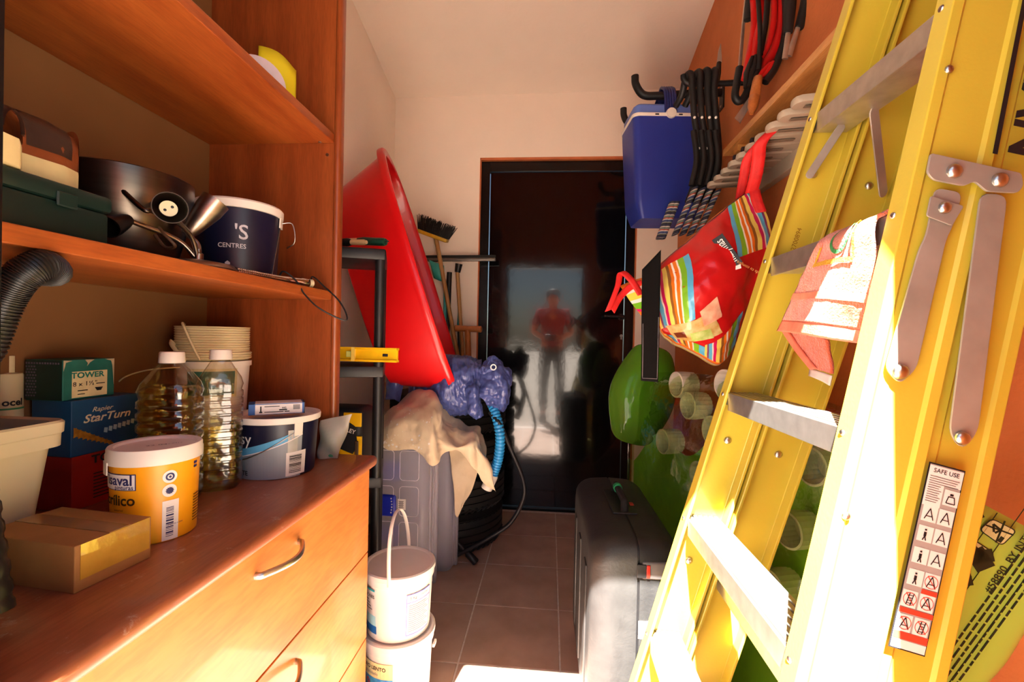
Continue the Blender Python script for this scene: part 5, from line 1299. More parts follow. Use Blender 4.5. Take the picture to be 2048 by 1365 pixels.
hook('wall_hook', 'black wall hook tip left of the cool box, farther back', [Vector((XR - .003, hy2, z2)), Vector((.55, hy2, z2 - .002)), at(1272, 255, Y=hy2), at(1255, 245, Y=hy2), at(1248, 232, Y=hy2), at(1247, 217, Y=hy2)])
cbm = mat('coolbox_blue', '1f2f86', .42, col2='24368f', scale=4, bump=.0003, bscale=150)
cc = at(1318, 330, Y=2.06); c_top = at(1320, 240, Y=2.0); c_bot = at(1308, 438, Y=1.98)
t = thing('cool_box', 'blue hard cool box hanging by its handle from the wall hook', 'cool box', (.475, 2.06, c_bot.z), (R(-2), R(-1.5), R(7)))
hh = c_top.z - c_bot.z
obj('box_body', loft([(rr(.118, .078, .02), 0), (rr(.138, .092, .024), .062), (rr(.14, .094, .026), .08), (rr(.147, .1, .028), hh - .03), (rr(.147, .1, .028), hh)]), cbm, t, smooth=35, world=False)
obj('trim_band', loft([(rr(.149, .102, .028), hh), (rr(.1505, .1035, .028), hh + .004), (rr(.149, .102, .028), hh + .014)]), white_pl, t, smooth=35, world=False)
ld = obj('lid', loft([(rr(.14, .094, .026), hh + .014), (rr(.139, .093, .026), hh + .05), (rr(.128, .083, .02), hh + .06)]), mat('coolbox_lid', '5a74c0', .42, scale=6), t, smooth=35, world=False)
for x_ in (-.05, .0, .05): obj('vent_slot', MB().box((x_, -.1025, hh + .006), (.016, .003, .006)), p_black, t, world=False)
Ti = t.matrix_basis
hn = MB(); q0 = Ti @ Vector((.01, -.098, hh + .02)); q1 = Ti @ Vector((.012, .098, hh + .02)); tp = Vector(((q0.x + q1.x) / 2 + .005, hy, zt + .024))
HP = bez([q0, q0.lerp(tp, .5) + Vector((0, -.03, .02)), tp + Vector((0, -.025, -.008)), tp, tp + Vector((0, .025, -.008)), q1.lerp(tp, .5) + Vector((0, .03, .02)), q1], 5)
for k in range(5):
    o_ = Vector((-.02 + .01 * k, 0, 0)); hn.tube([p + o_ for p in HP], .0058, 8)
obj('carry_handle', hn, mat('handle_navy', '16225e', .45, scale=30), t, smooth=60)
obj('handle_boss', MB().lathe([(0, -.004), (.02, -.004), (.022, .0), (.02, .01), (0, .01)], 24, Matrix.Translation((.01, -.1, hh + .012)) @ Matrix.Rotation(PI / 2, 4, 'X')), white_pl, t, smooth=40, world=False)
# folded chairs
zc = at(1400, 150, Y=1.8).z - .034
hook('wall_hook', 'black wall hook under the arched tubes of the folded chairs', [Vector((XR - .003, 1.80, zc + .002)), Vector((.62, 1.80, zc)), Vector((.54, 1.80, zc)), Vector((.50, 1.80, zc + .004)), Vector((.485, 1.80, zc + .02)), Vector((.483, 1.80, zc + .035))], .011)
strp = stripes('deck_stripes', [(2, '2a3048'), (1, 'c8c4bc'), (2, '6a7a74'), (1, 'b03828'), (1, 'd0ccc4'), (2, '3a4a78'), (1, '8a9288'), (1, '1c1c24')], .8, axis=0, rep=3.2)
tops = [(1374, 149), (1392, 146), (1408, 143), (1424, 143)]; mids = [(1389, 235), (1404, 235), (1419, 235), (1432, 235)]; lows = [(1398, 297), (1413, 297), (1427, 297), (1437, 300)]
for k in range(4):
    yk = 1.79 - .006 * k; nm = ('nearest the cool box', 'second from the cool box', 'third from the cool box', 'nearest the terracotta wall')[k]
    t = thing('folding_chair', 'folded black tube chair with striped cloth, ' + nm, 'chair', at(lows[k][0], 400, Y=yk), group='folded chairs hanging on the right wall')
    ptop = at(tops[k][0] + 8, tops[k][1], Y=yk); lft = at(tops[k][0] - 10, tops[k][1] + 40, Y=yk + .05)
    ff = obj('back_frame', MB().tube(bez([at(tops[k][0] - 22, 212, Y=yk + .09), lft, at(tops[k][0] - 2, tops[k][1] + 6, Y=yk + .02), ptop, at(mids[k][0] - 4, 180, Y=yk), at(*mids[k], Y=yk), at(*lows[k], Y=yk), at(lows[k][0] - 4, 350, Y=yk), at(lows[k][0] - 22, 405, Y=yk)], 7), .0125, 10), hk, t, smooth=60)
    obj('seat_tube', MB().tube(bez([at(mids[k][0] - 2, 262, Y=yk - .015), at(mids[k][0] + 4, 320, Y=yk - .02), at(mids[k][0] - 6, 372, Y=yk - .02)], 6), .011, 10), hk, t, smooth=60)
    for q in (mids[k], lows[k]): 
        p = at(q[0], q[1], Y=yk - .0128); obj('rivet', MB().lathe([(.005, 0), (.0035, .002), (0, .0026)], 12, frame(p, (1, 0, 0), CAM - p)), white_pl, ff, smooth=60)
    c0, c1 = at(1390 + 15 * k, 376 + 2 * k, Y=1.74), at(1350 + 15 * k, 470, Y=1.70)
    def cloth(u, v, c0=c0, c1=c1):
        p = c0.lerp(c1, u); a = 2 * PI * v; return p + Vector((.0125 * math.cos(a), .02 * math.sin(a), .004 * math.cos(a)))
    obj('striped_cloth', MB().grid(cloth, 20, 12, cv=True), strp, t, smooth=180)
    if k > 1: continue
    c0, c1 = at(1345 + 8 * k, 405, Y=1.86), at(1318 + 6 * k, 478, Y=1.82)
    obj('striped_edge', MB().grid(lambda u, v, c0=c0, c1=c1: c0.lerp(c1, u) + Vector((.013 * math.cos(2 * PI * v), .02 * math.sin(2 * PI * v), 0)), 16, 10, cv=True), strp, t, smooth=180)

# ---- pruning knife, jumper leads and hand tools on the wall
t = thing('pruning_saw', 'small blade with a black grip on the wall above the chairs', 'hand tool', at(1435, 130, Y=1.86))
p = [at(1441, 87, Y=1.88), at(1443, 125, Y=1.87), at(1433, 128, Y=1.87), at(1437, 100, Y=1.88)]
obj('blade', MB().raw(p + [q + Vector((.0025, .001, 0)) for q in p], [(0, 1, 2, 3), (7, 6, 5, 4), (0, 4, 5, 1), (1, 5, 6, 2), (2, 6, 7, 3), (3, 7, 4, 0)]), steel, t)
obj('grip', MB().tube([at(1438, 126, Y=1.87), at(1436, 145, Y=1.86), at(1431, 172, Y=1.85)], [.009, .012, .013], 10), hk, t, smooth=60)
redc = mat('cable_red', 'b41414', .35, scale=20); blkc = mat('cable_blk', '121214', .4, scale=20)
t = thing('jumper_leads', 'coiled red and black jumper leads with clamps on the wall', 'jumper leads', (.66, 1.55, 1.8))
for k, (pts, m_, r_) in enumerate((([(1500, -60), (1508, 40), (1496, 120), (1488, 160)], redc, .010), ([(1520, -60), (1522, 30), (1512, 80), (1506, 140)], redc, .010), ([(1558, -60), (1560, 40), (1548, 100), (1520, 140), (1508, 160)], redc, .015),
                                 ([(1545, -60), (1548, 30), (1538, 85), (1515, 128), (1508, 150)], redc, .010), ([(1538, -60), (1532, 40), (1520, 110)], blkc, .009), ([(1570, -60), (1572, 60), (1552, 130), (1530, 165)], blkc, .012), ([(1512, -60), (1520, 60), (1517, 140)], blkc, .007))):
    obj('lead', MB().tube(bez([at(x_, y_, Y=1.56 - .012 * k) for x_, y_ in pts], 8), r_, 10), m_, t, smooth=60)
for k, (q0, q1, m_) in enumerate((((1508, 112), (1492, 175), blkc), ((1518, 118), (1500, 168), blkc), ((1544, 125), (1516, 160), redc))):
    a, c_ = at(*q0, Y=1.5), at(*q1, Y=1.5)
    for s_ in (-1, 1):
        n = Vector((.011 * s_, 0, .005 * s_)); obj('clamp_jaw', MB().tube([a + n * .4, a.lerp(c_, .5) + n, c_ + n * .3], [.006, .009, .005], 8), m_, t, smooth=60)
    obj('clamp_spring', MB().tube([a.lerp(c_, .45) - Vector((.013, 0, 0)), a.lerp(c_, .45) + Vector((.013, 0, 0))], .005, 8), steel, t)
t = thing('hacksaw', 'hacksaw with a bright blade and black frame left of the jumper leads', 'saw', at(1478, 170, Y=1.62))
obj('blade', MB().tube([at(1496, -40, Y=1.62), at(1487, 45, Y=1.62), at(1479, 138, Y=1.62)], .006, 6, flat=.3), alu2, t)
obj('frame', MB().tube(bez([at(1502, -50, Y=1.6), at(1496, 40, Y=1.6)], 4), .013, 10), hk, t, smooth=60)
obj('grip', MB().tube(bez([at(1479, 136, Y=1.62), at(1474, 165, Y=1.61), at(1470, 192, Y=1.6), at(1478, 203, Y=1.6), at(1490, 192, Y=1.6), at(1504, 160, Y=1.6)], 6), .0125, 10), hk, t, smooth=60)
t = thing('wood_chisel', 'chisel with a turned wooden handle and steel blade below the jumper leads', 'hand tool', at(1505, 220, Y=1.5))
a, c_ = at(1516, 155, Y=1.48), at(1503, 228, Y=1.46); M = frame(a, (c_ - a).orthogonal(), c_ - a); L = (c_ - a).length
obj('wooden_handle', MB().lathe([(0, 0), (.012, 0), (.014, L * .1), (.0155, L * .5), (.014, L * .53), (.016, L * .56), (.015, L * .8), (.006, L), (0, L)], 18, M), tw_, t, smooth=30)
p = [at(1508, 180, Y=1.5), at(1512, 190, Y=1.5), at(1480, 246, Y=1.5), at(1469, 236, Y=1.5)]
obj('steel_blade', MB().raw(p + [q + Vector((.004, .008, .002)) for q in p], [(0, 1, 2, 3), (7, 6, 5, 4), (0, 4, 5, 1), (1, 5, 6, 2), (2, 6, 7, 3), (3, 7, 4, 0)]), alu, t)
t = thing('garden_shears', 'shears with two black grips hanging beside the jumper leads', 'shears', at(1585, 60, Y=1.42))
for q0, q1, q2 in (((1584, -50), (1579, 20), (1576, 66)), ((1622, -50), (1612, 10), (1598, 56))):
    obj('grip', MB().tube([at(*q0, Y=1.42), at(*q1, Y=1.42), at(*q2, Y=1.42)], [.017, .017, .013], 10), hk, t, smooth=60)
for q0, q1 in (((1577, 60), (1570, 118)), ((1597, 52), (1578, 112))):
    obj('steel_arm', MB().tube([at(*q0, Y=1.42), at(*q1, Y=1.42)], [.007, .009], 8, flat=.5), alu, t, smooth=60)

# ---- wooden wall shelf with a plastic tool rail below
pine = wood('pine', 'b97b3c', 'd09a5c', stretch=(10, 1, 10), scale=4)
t = thing('wall_shelf', 'narrow pine shelf board running along the terracotta wall', 'shelf', (.66, 1.3, 1.69))
obj('board', MB().span((.60, .93, 1.692), (XR - .001, 1.70, 1.714)), pine, t, bevel=.001)
obj('batten', MB().span((.685, .95, 1.655), (XR - .001, 1.66, 1.692)), pine, t, bevel=.001)
obj('cleat', MB().span((.612, 1.02, 1.672), (.685, 1.06, 1.692)), pine, t)
obj('cleat', MB().span((.612, 1.6, 1.672), (.685, 1.64, 1.692)), pine, t)
gp2 = mat('grey_plastic', 'a39684', .5, col2='b0a492', scale=12)
t = thing('tool_rail', 'grey plastic tool rail with rounded prongs under the pine shelf', 'tool rail', (.7, 1.4, 1.58))
obj('back_rail', MB().span((.692, 1.08, 1.545), (XR - .001, 1.72, 1.64)), gp2, t, bevel=.003)
def tongue(y_):
    P = [(.0, -.026), (.135, -.02), (.145, -.012), (.147, 0), (.145, .012), (.135, .02), (.0, .026)]
    o = loft([([(-x_, y2) for x_, y2 in P], 0), ([(-x_ - .002, y2 * 1.05) for x_, y2 in P], .006), ([(-x_, y2) for x_, y2 in P], .016)], M=Matrix.Translation((.694, y_, 1.588)) @ Matrix.Rotation(R(-4), 4, 'Y'))
    o = obj('prong', o, gp2, t, smooth=40)
    obj('prong_slot', MB().rbox((-.085, 0, -.0035), (.075, .012, .003), .001, 1, Matrix.Translation((.694, y_, 1.588)) @ Matrix.Rotation(R(-4), 4, 'Y')), mat('slot_brown', '6c5f50', .6, scale=30), o)
for k in range(10): tongue(1.115 + .0635 * k)
for k in range(3):
    p = at(1466 - 15 * k, 312 + 12 * k, Y=1.42 + .06 * k)
    tt = tag(obj('tool_grip', MB().tube([Vector((.70, 1.405 + .0635 * k, 1.622)), Vector((.62, 1.405 + .0635 * k, 1.622)), Vector((.575, 1.405 + .0635 * k, 1.618))], [.012, .0145, .012], 12), blkc, smooth=60),
             ('black tool grip lying on the prongs, nearest the jumper leads', 'black tool grip lying on the prongs, middle of the three', 'black tool grip lying on the prongs, farthest along the wall')[k], 'hand tool', group='black grips on the tool rail')
tag(obj('orange_strip', MB().grid(surf([[(1645, 262, 1.168), (1664, 268, 1.168)], [(1640, 300, 1.168), (1658, 306, 1.168)], [(1634, 350, 1.16), (1650, 352, 1.16)], [(1622, 398, 1.165), (1638, 400, 1.165)]]), 6, 10), mat('bright_orange', 'e84a14', .4, scale=20), smooth=180, solid=.006), 'bright orange plastic strip hanging behind the ladder', 'strip')

# ---- red shopping cool bag hanging from the tool rail
fr_rows = [[(1298, 550, 1.36), (1365, 494, 1.33), (1440, 427, 1.33), (1504, 379, 1.36)],
           [(1305, 590, 1.33), (1378, 540, 1.27), (1455, 478, 1.27), (1532, 430, 1.34)],
           [(1312, 630, 1.32), (1382, 600, 1.25), (1462, 550, 1.25), (1545, 500, 1.33)],
           [(1324, 662, 1.33), (1386, 660, 1.27), (1455, 635, 1.28), (1520, 580, 1.35)],
           [(1345, 680, 1.38), (1390, 700, 1.33), (1445, 724, 1.34), (1485, 650, 1.4)]]
bag_r = mat('bag_red', 'bb1216', .32, col2='c8181c', scale=6, coat=.3, bump=.004, bscale=14)
lin_m = mat('bag_lining', '9a90a4', .4, .3, scale=14, bump=.002, bscale=40)
Fb = crumple(surf(fr_rows), .01, 13, 5.)
def back_f(u, v):
    p = surf_b(u, v); return p + Vector((.035, .15, .015 * (1 - v)))
surf_b = surf(fr_rows)
t = thing('cool_bag', 'red and striped shopping cool bag hanging from the tool rail', 'bag', at(1410, 720, Y=1.35))
b = MB().grid(Fb, 50, 44)
def side(edge):
    def f(s_, w): 
        u, v = edge(s_); return Fb(u, v).lerp(back_f(u, v), w) + Vector((0, 0, -.012 * math.sin(PI * w)))
    return f
obj('front_panel', b, bag_r, t, smooth=180, solid=.003)
obj('back_panel', MB().grid(back_f, 30, 26), bag_r, t, smooth=180, solid=.003)
obj('gusset', MB().grid(side(lambda s_: (1, s_)), 26, 8), bag_r, t, smooth=180, solid=.003)
st_side = stripes('bag_stripes_side', [(2, 'e8781c'), (1, 'f0e8e0'), (2, 'e8d050'), (1, 'f0f0ec'), (2, '6ab020'), (1, 'd8206a')], .35, axis=1, rep=1.2, coat=.3)
obj('gusset', MB().grid(side(lambda s_: (0, s_)), 26, 8), st_side, t, smooth=180, solid=.003)
obj('bag_base', MB().grid(side(lambda s_: (s_, 1)), 30, 8), st_side, t, smooth=180, solid=.003)
obj('lining', MB().grid(lambda u, v: Fb(u, 0).lerp(back_f(u, 0), .06 + .9 * v) + Vector((0, 0, .004 - .02 * math.sin(PI * v))), 30, 8), lin_m, t, smooth=180)
obj('back_lip', MB().grid(lambda u, v: back_f(u, 0) + Vector((0, -.004, .0 + .016 * v)), 30, 2), st_side, t, smooth=180, solid=.002)
ST = [(2, '58b0d8'), (2, '7ab828'), (.6, 'f0ece0'), (1.2, 'e8781c'), (.6, 'f4f0e8'), (1, 'e8781c'), (1, '8a5a28'), (1.6, 'e8d464'), (1.2, 'c8185c'), (.6, 'f0ece0'), (1.4, '58b0d8'), (.8, '7a3a68'), (1, 'e8d464')]
st_f = stripes('bag_stripes', ST, .3, axis=0, rep=1., coat=.35, bump=.003)
def decal_on(fn, uv0, name, m_, par, quad, n=(24, 24), d=.0022):
    """print laid on the bag: quad of (u, v) corners"""
    def f(a, b_):
        u = (quad[0][0] * (1 - a) + quad[1][0] * a) * (1 - b_) + (quad[3][0] * (1 - a) + quad[2][0] * a) * b_
        v = (quad[0][1] * (1 - a) + quad[1][1] * a) * (1 - b_) + (quad[3][1] * (1 - a) + quad[2][1] * a) * b_
        p = fn(u, v); e = .004; nn = (fn(min(1, u + e), v) - fn(max(0, u - e), v)).cross(fn(u, min(1, v + e)) - fn(u, max(0, v - e))).normalized()
        if nn.dot(CAM - p) < 0: nn = -nn
        return p + nn * d
    return obj(name, MB().grid(f, *n), m_, par, smooth=180)
decal_on(Fb, 0, 'stripe_print', st_f, t, [(.36, .1), (.0, .03), (.0, .72), (.36, .66)])
decal_on(Fb, 0, 'stripe_print', st_f, t, [(.74, .0), (1., .0), (1., .47), (.72, .42)])
decal_on(Fb, 0, 'stripe_print', st_f, t, [(.82, .78), (.45, .9), (.45, 1.), (.85, 1.)], d=.0026)
decal_on(Fb, 0, 'stripe_print', st_f, t, [(.45, .92), (.0, .8), (.0, 1.), (.45, 1.)], d=.0024)
food = mat('food_print', 'b98a3c', .35, col2='d8c890', scale=40, coat=.3); fp = decal_on(Fb, 0, 'food_picture', food, t, [(.05, .68), (.5, .66), (.62, .82), (.12, .9)], d=.003)
decal_on(Fb, 0, 'food_dates', mat('food_brown', '5a2414', .35, col2='7a3418', scale=60, coat=.3), fp, [(.12, .78), (.24, .76), (.27, .83), (.14, .86)], (10, 10), .0036)
decal_on(Fb, 0, 'food_greens', mat('food_green', '9ab84c', .35, col2='c8d890', scale=60, coat=.3), fp, [(.3, .78), (.5, .77), (.54, .84), (.32, .87)], (10, 10), .0036)
decal_on(Fb, 0, 'food_pink', mat('food_pink', 'd88a70', .35, col2='f0c8a8', scale=40, coat=.3), fp, [(.4, .62), (.55, .58), (.6, .72), (.44, .74)], (10, 10), .0036)
# lettering runs down the panel, upside down as the bag hangs
ta, tb = Vector((.735, .50)), Vector((.60, .19))   # start and end in (u, v)
pa, pb = Fb(*ta), Fb(*tb); dx = (pb - pa).normalized(); nn = (CAM - pa).normalized(); nn = (nn - dx * nn.dot(dx)).normalized(); dy = nn.cross(dx)
Lt = (pb - pa).length; BMx = Matrix(((dx.x, dy.x, nn.x, 0), (dx.y, dy.y, nn.y, 0), (dx.z, dy.z, nn.z, 0), (0, 0, 0, 1))); BMx.translation = (pa + pb) / 2 + nn * .012
plq = obj('logo_ground', MB().rbox((0, 0, -.0006), (Lt * .92, .03, .001), .0004, 1, BMx @ Matrix.Translation((Lt * .08, 0, 0))), p_black, t)
b = MB(); flat_text(b, 'masymas', Lt * .2, BMx @ Matrix.Translation((Lt * .08, .002, .0004)) @ Matrix.Diagonal((1, 1.5, 1, 1)), bold=.008); obj('lettering', b, p_white, plq)
b = MB(); b.prism([(-Lt * .5, -.004), (-Lt * .4, -.008), (-Lt * .37, .006), (-Lt * .46, .009)], 0, .0006, BMx); obj('logo_mark', b, p_white, plq)
b = MB(); flat_text(b, 'cuida tu compra', .011, BMx @ Matrix.Translation((-Lt * .62, -.02, 0)) @ Matrix.Rotation(R(25), 4, 'Z')); obj('small_lettering', b, mat('print_gold2', 'c08a3c', .5, scale=40), t)
# straps
sred = mat('strap_red', 'cc1c1c', .6, scale=60, bump=.0005, bscale=300)
def ribbon(name, pts, w, m_, par, ax=Vector((1, 0, 0)), n=8, th=.003):
    P = bez(pts, n)
    return obj(name, MB().grid(lambda u, v: cr(P, u) + ax * (w * (v - .5)), len(P) * 2, 3), m_, par, smooth=180, solid=th)
ribbon('carry_strap', [at(1503, 385, Y=1.345), at(1512, 350, Y=1.31), at(1517, 318, Y=1.29), at(1524, 283, Y=1.262), Vector((.60, 1.25, 1.612))], .036, sred, t, Vector((.85, -.3, .1)))
ribbon('carry_strap', [at(1480, 396, Y=1.40), at(1488, 352, Y=1.36), at(1499, 310, Y=1.33), Vector((.59, 1.30, 1.612))], .028, sred, t, Vector((.85, -.3, .1)))
ribbon('carry_strap', [at(1509, 381, Y=1.34), at(1513, 400, Y=1.335), at(1522, 425, Y=1.33)], .03, sred, t, Vector((.85, -.3, .1)))
ribbon('side_strap', [at(1282, 590, Y=1.33), at(1262, 560, Y=1.33), at(1242, 545, Y=1.34), at(1236, 570, Y=1.33), at(1225, 600, Y=1.32), at(1216, 622, Y=1.32)], .022, sred, t, Vector((.8, .2, .3)))
ribbon('side_strap', [at(1225, 622, Y=1.34), at(1240, 595, Y=1.35), at(1260, 575, Y=1.36), at(1285, 565, Y=1.36)], .02, sred, t, Vector((.6, .2, -.7)))
obj('side_stripe_panel', MB().grid(surf([[(1240, 572, 1.40), (1270, 560, 1.37), (1300, 552, 1.355)], [(1262, 605, 1.38), (1280, 600, 1.36), (1306, 590, 1.34)], [(1283, 632, 1.36), (1300, 636, 1.345), (1314, 632, 1.33)]]), 12, 12), st_side, t, smooth=180, solid=.002)
bs = mat('black_webbing', '0e0c0c', .9, scale=80, spec=.15)
t2 = thing('black_strap', 'flat black strap hanging down in front of the cool bag', 'strap', at(1298, 762, Y=1.24))
obj('webbing', MB().grid(surf([[(1284, 540, 1.27), (1322, 500, 1.27)], [(1283, 620, 1.245), (1320, 600, 1.245)], [(1283, 700, 1.24), (1318, 692, 1.24)], [(1282, 762, 1.24), (1316, 765, 1.24)]]), 8, 40), bs, t2, smooth=180, solid=.003)
stm = mat('stitch', '8a8084', .7, scale=80); b = MB()
sf = surf([[(1284, 540, 1.27), (1322, 500, 1.27)], [(1283, 620, 1.245), (1320, 600, 1.245)], [(1283, 700, 1.24), (1318, 692, 1.24)], [(1282, 762, 1.24), (1316, 765, 1.24)]])
b.tube([sf(.07, .45 + .52 * k / 20) + Vector((0, -.0022, 0)) for k in range(21)] + [sf(.93, .97 - .52 * k / 20) + Vector((0, -.0022, 0)) for k in range(21)], .0006, 5); obj('stitching', b, stm, t2)

# ---- orange towel over a tread of the ladder
def terry():
    m = mat('terry_orange', 'e0603a', .95, col2='ec7048', scale=60, bump=.004, bscale=320, sheen=.5); return m
tm = terry(); hem = mat('terry_hem', 'ec8468', .9, scale=60, bump=.0006, bscale=300)
def tp_(px, py, X):
    p = at(px, py, X=X); p.y = max(p.y, .612 + .0 * p.z); return p
r1_ = [(1632, 486), (1678, 466), (1722, 448), (1770, 428)]
tw_rows = [[tp_(x_, y_, .404) + Vector((.012, 0, .007)) for x_, y_ in r1_], [tp_(x_, y_ + 8, .4005) for x_, y_ in r1_],
           [tp_(1608, 540, .40), tp_(1665, 530, .395), tp_(1718, 525, .40), tp_(1765, 520, .40)],
           [tp_(1582, 598, .40), tp_(1648, 596, .392), tp_(1708, 600, .398), tp_(1755, 604, .40)],
           [tp_(1560, 640, .40), tp_(1634, 646, .39), tp_(1696, 656, .398), tp_(1742, 664, .40)]]
tf = surf(tw_rows); tfc = crumple(tf, .005, 16, 3., lambda u, v: .006 * math.sin(7 * u + 2 * v) * v)
t = thing('hand_towel', 'orange terry towel with a watermelon motif hung over a ladder tread', 'towel', at(1650, 690, Y=.78))
obj('towel_cloth', MB().grid(tfc, 60, 60), tm, t, smooth=180, solid=.005)
hr_ = [tw_rows[-1], [tp_(1549, 662, .40), tp_(1626, 672, .39), tp_(1690, 684, .398), tp_(1735, 692, .40)]]
hf = surf(hr_); obj('hem', MB().grid(lambda u, v: tfc(u, 1) * (1 - v) + (hf(u, 1) + tfc(u, 1) - tf(u, 1)) * v, 60, 6), hem, t, smooth=180, solid=.004)
tl = surf([[at(x_, y_, X=.418) for x_, y_ in r_] for r_ in (((1560, 655), (1600, 662), (1655, 680)), ((1585, 690), (1620, 692), (1658, 700)), ((1612, 722), (1640, 722), (1664, 728)), ((1625, 738), (1645, 742), (1663, 748)))])
obj('hanging_corner', MB().grid(crumple(tl, .004, 18, 8.), 30, 30), tm, t, smooth=180, solid=.005)
tl2 = surf([[at(x_, y_, X=.414) for x_, y_ in r_] for r_ in (((1560, 655), (1590, 700), (1622, 740)), ((1572, 655), (1602, 698), (1634, 738)))])
obj('corner_hem', MB().grid(tl2, 24, 4), hem, t, smooth=180, solid=.004)
obj('care_label', MB().grid(surf([[at(x_, y_, X=.416) for x_, y_ in r_] for r_ in (((1620, 738), (1645, 745), (1664, 752)), ((1618, 752), (1642, 762), (1660, 772)))]), 8, 4), mat('label_pale', 'ecd8cc', .8, scale=40), t, smooth=180, solid=.002)
# back half of the towel behind the tread
bk_rows = [[(1648, 470, .90), (1690, 445, .82), (1740, 420, .75), (1800, 392, .67)]]
obj('back_fall', MB().grid(lambda u, v: tfc(u, 0) + Vector((.062 * min(1, v * 2) , .0, .001 - .09 * max(0, v - .5))), 30, 14), tm, t, smooth=180, solid=.005)
def tdec(name, quad, m_, d=.0042, n=(14, 14), par=t): return decal_on(tfc, 0, name, m_, par, quad, n, d)
def tdisc(name, c_, ru, rv, m_, d, r_in=0.):
    def f(a, b_):
        q = 2 * PI * a; k = r_in + (1 - r_in) * b_; u, v = c_[0] + ru * k * math.cos(q), c_[1] + rv * k * math.sin(q)
        p = tfc(u, v); e = .004; nn_ = (tfc(u + e, v) - tfc(u - e, v)).cross(tfc(u, v + e) - tfc(u, v - e)).normalized()
        if nn_.dot(CAM - p) < 0: nn_ = -nn_
        return p + nn_ * d
    return obj(name, MB().grid(f, 30, 5, cu=True), m_, t, smooth=180)
tdisc('watermelon_flesh', (.42, .24), .155, .15, mat('stitch_pink', 'd88a78', .95, scale=80, bump=.002, bscale=300), .0045)
tdisc('watermelon_rind', (.42, .24), .185, .185, mat('stitch_green', '3c8a48', .95, scale=80, bump=.002, bscale=300), .005, .84)
b = MB(); rg = random.Random(2)
for i in range(26):
    q, k = rg.uniform(0, 2 * PI), rg.uniform(.1, .8); p = tfc(.42 + .155 * k * math.cos(q), .24 + .15 * k * math.sin(q)); n_ = (CAM - p).normalized(); M = frame(p + n_ * .0055, n_.orthogonal(), n_); b.prism([(.0012, 0), (0, .0022), (-.0012, 0), (0, -.0022)], 0, .0008, M)
o = obj('watermelon_seeds', b, mat('stitch_dark', '4a2a28', .9, scale=80), t); o['kind'] = 'stuff'
yst = mat('stitch_yellow', 'd8a030', .95, scale=80, bump=.002, bscale=300)
for q in ([(.12, .46), (.66, .46), (.66, .5), (.12, .5)], [(.63, .1), (.67, .1), (.68, .48), (.64, .48)], [(.1, .3), (.13, .3), (.14, .5), (.11, .5)]): tdec('border_stitching', q, yst, .0048, (10, 10))
tdec('leaf_stitching', [(.42, .04), (.58, .0), (.62, .06), (.46, .1)], MATS['stitch_green'], .005, (8, 8))
tdec('woven_band', [(0, .7), (1, .7), (1, .76), (0, .76)], hem, .0035, (40, 3))

# ================================================================ the photographer outside the doorway (seen mirrored in the black door)
def skin(name, verts, edges, radii, m, parent=None, root=0, sub=2):
    """one continuous figure grown from joints with a skin modifier, baked to a mesh"""
    me = bpy.data.meshes.new(name); me.from_pydata([tuple(v) for v in verts], edges, []); o = bpy.data.objects.new(name, me); COL.objects.link(o)
    o.modifiers.new('skin', 'SKIN'); 
    if not me.skin_vertices: me.skin_vertices.new() if hasattr(me.skin_vertices, 'new') else None
    for i, r_ in enumerate(radii):
        sv = me.skin_vertices[0].data[i]; sv.radius = r_ if isinstance(r_, tuple) else (r_, r_); sv.use_root = (i == root)
    sb = o.modifiers.new('sub', 'SUBSURF'); sb.levels = sub; sb.render_levels = sub
    dg = bpy.context.evaluated_depsgraph_get(); dg.update(); nm = bpy.data.meshes.new_from_object(o.evaluated_get(dg))
    bpy.data.objects.remove(o); nm.name = name
    for p in nm.polygons: p.use_smooth = True
    nm.materials.clear(); nm.materials.append(m)
    q = bpy.data.objects.new(name, nm); COL.objects.link(q)
    if parent is not None: q.parent = parent
    return q
px0, py0 = .03, -.36
person = thing('person', 'person in a red top photographing from the doorway, mirrored in the door', 'person', (px0, py0, -.02))
sk = mat('skin_tone', 'c48a6c', .55, scale=12); redtop = mat('red_cotton', '8c1c24', .85, scale=30); drk = mat('dark_denim', '1c1e26', .85, scale=40); hair_m = mat('dark_hair', '2a1c14', .6, scale=60)
J = dict(pel=(0, 0, .92), waist=(0, .0, 1.05), chest=(0, .0, 1.25), neck=(0, .01, 1.42), throat=(0, .02, 1.47), head=(0, .03, 1.55), crown=(0, .03, 1.61))
names = list(J); V = [J[n] for n in names]; Ed = [(i, i + 1) for i in range(6)]; Rd = [(.14, .11), (.125, .09), (.15, .1), (.06, .055), (.05, .05), (.075, .09), (.06, .075)]
def add(p, frm, r_): V.append(p); Ed.append((frm, len(V) - 1)); Rd.append(r_); return len(V) - 1
for s_ in (-1, 1):
    h_ = add((s_ * .09, 0, .88), 0, .085); k_ = add((s_ * .1, .015, .49), h_, .055); a_ = add((s_ * .1, -.01, .1), k_, .038); f_ = add((s_ * .105, .1, .05), a_, .035)
    sh_ = add((s_ * .17, 0, 1.37), 2, .058); el = add((s_ * .24, .02, 1.12), sh_, .042); wr_ = add((s_ * .1, .2, 1.05), el, .03); pm = add((s_ * .075, .245, 1.05), wr_, (.035, .022))
body = skin('body', V, Ed, Rd, sk, person)
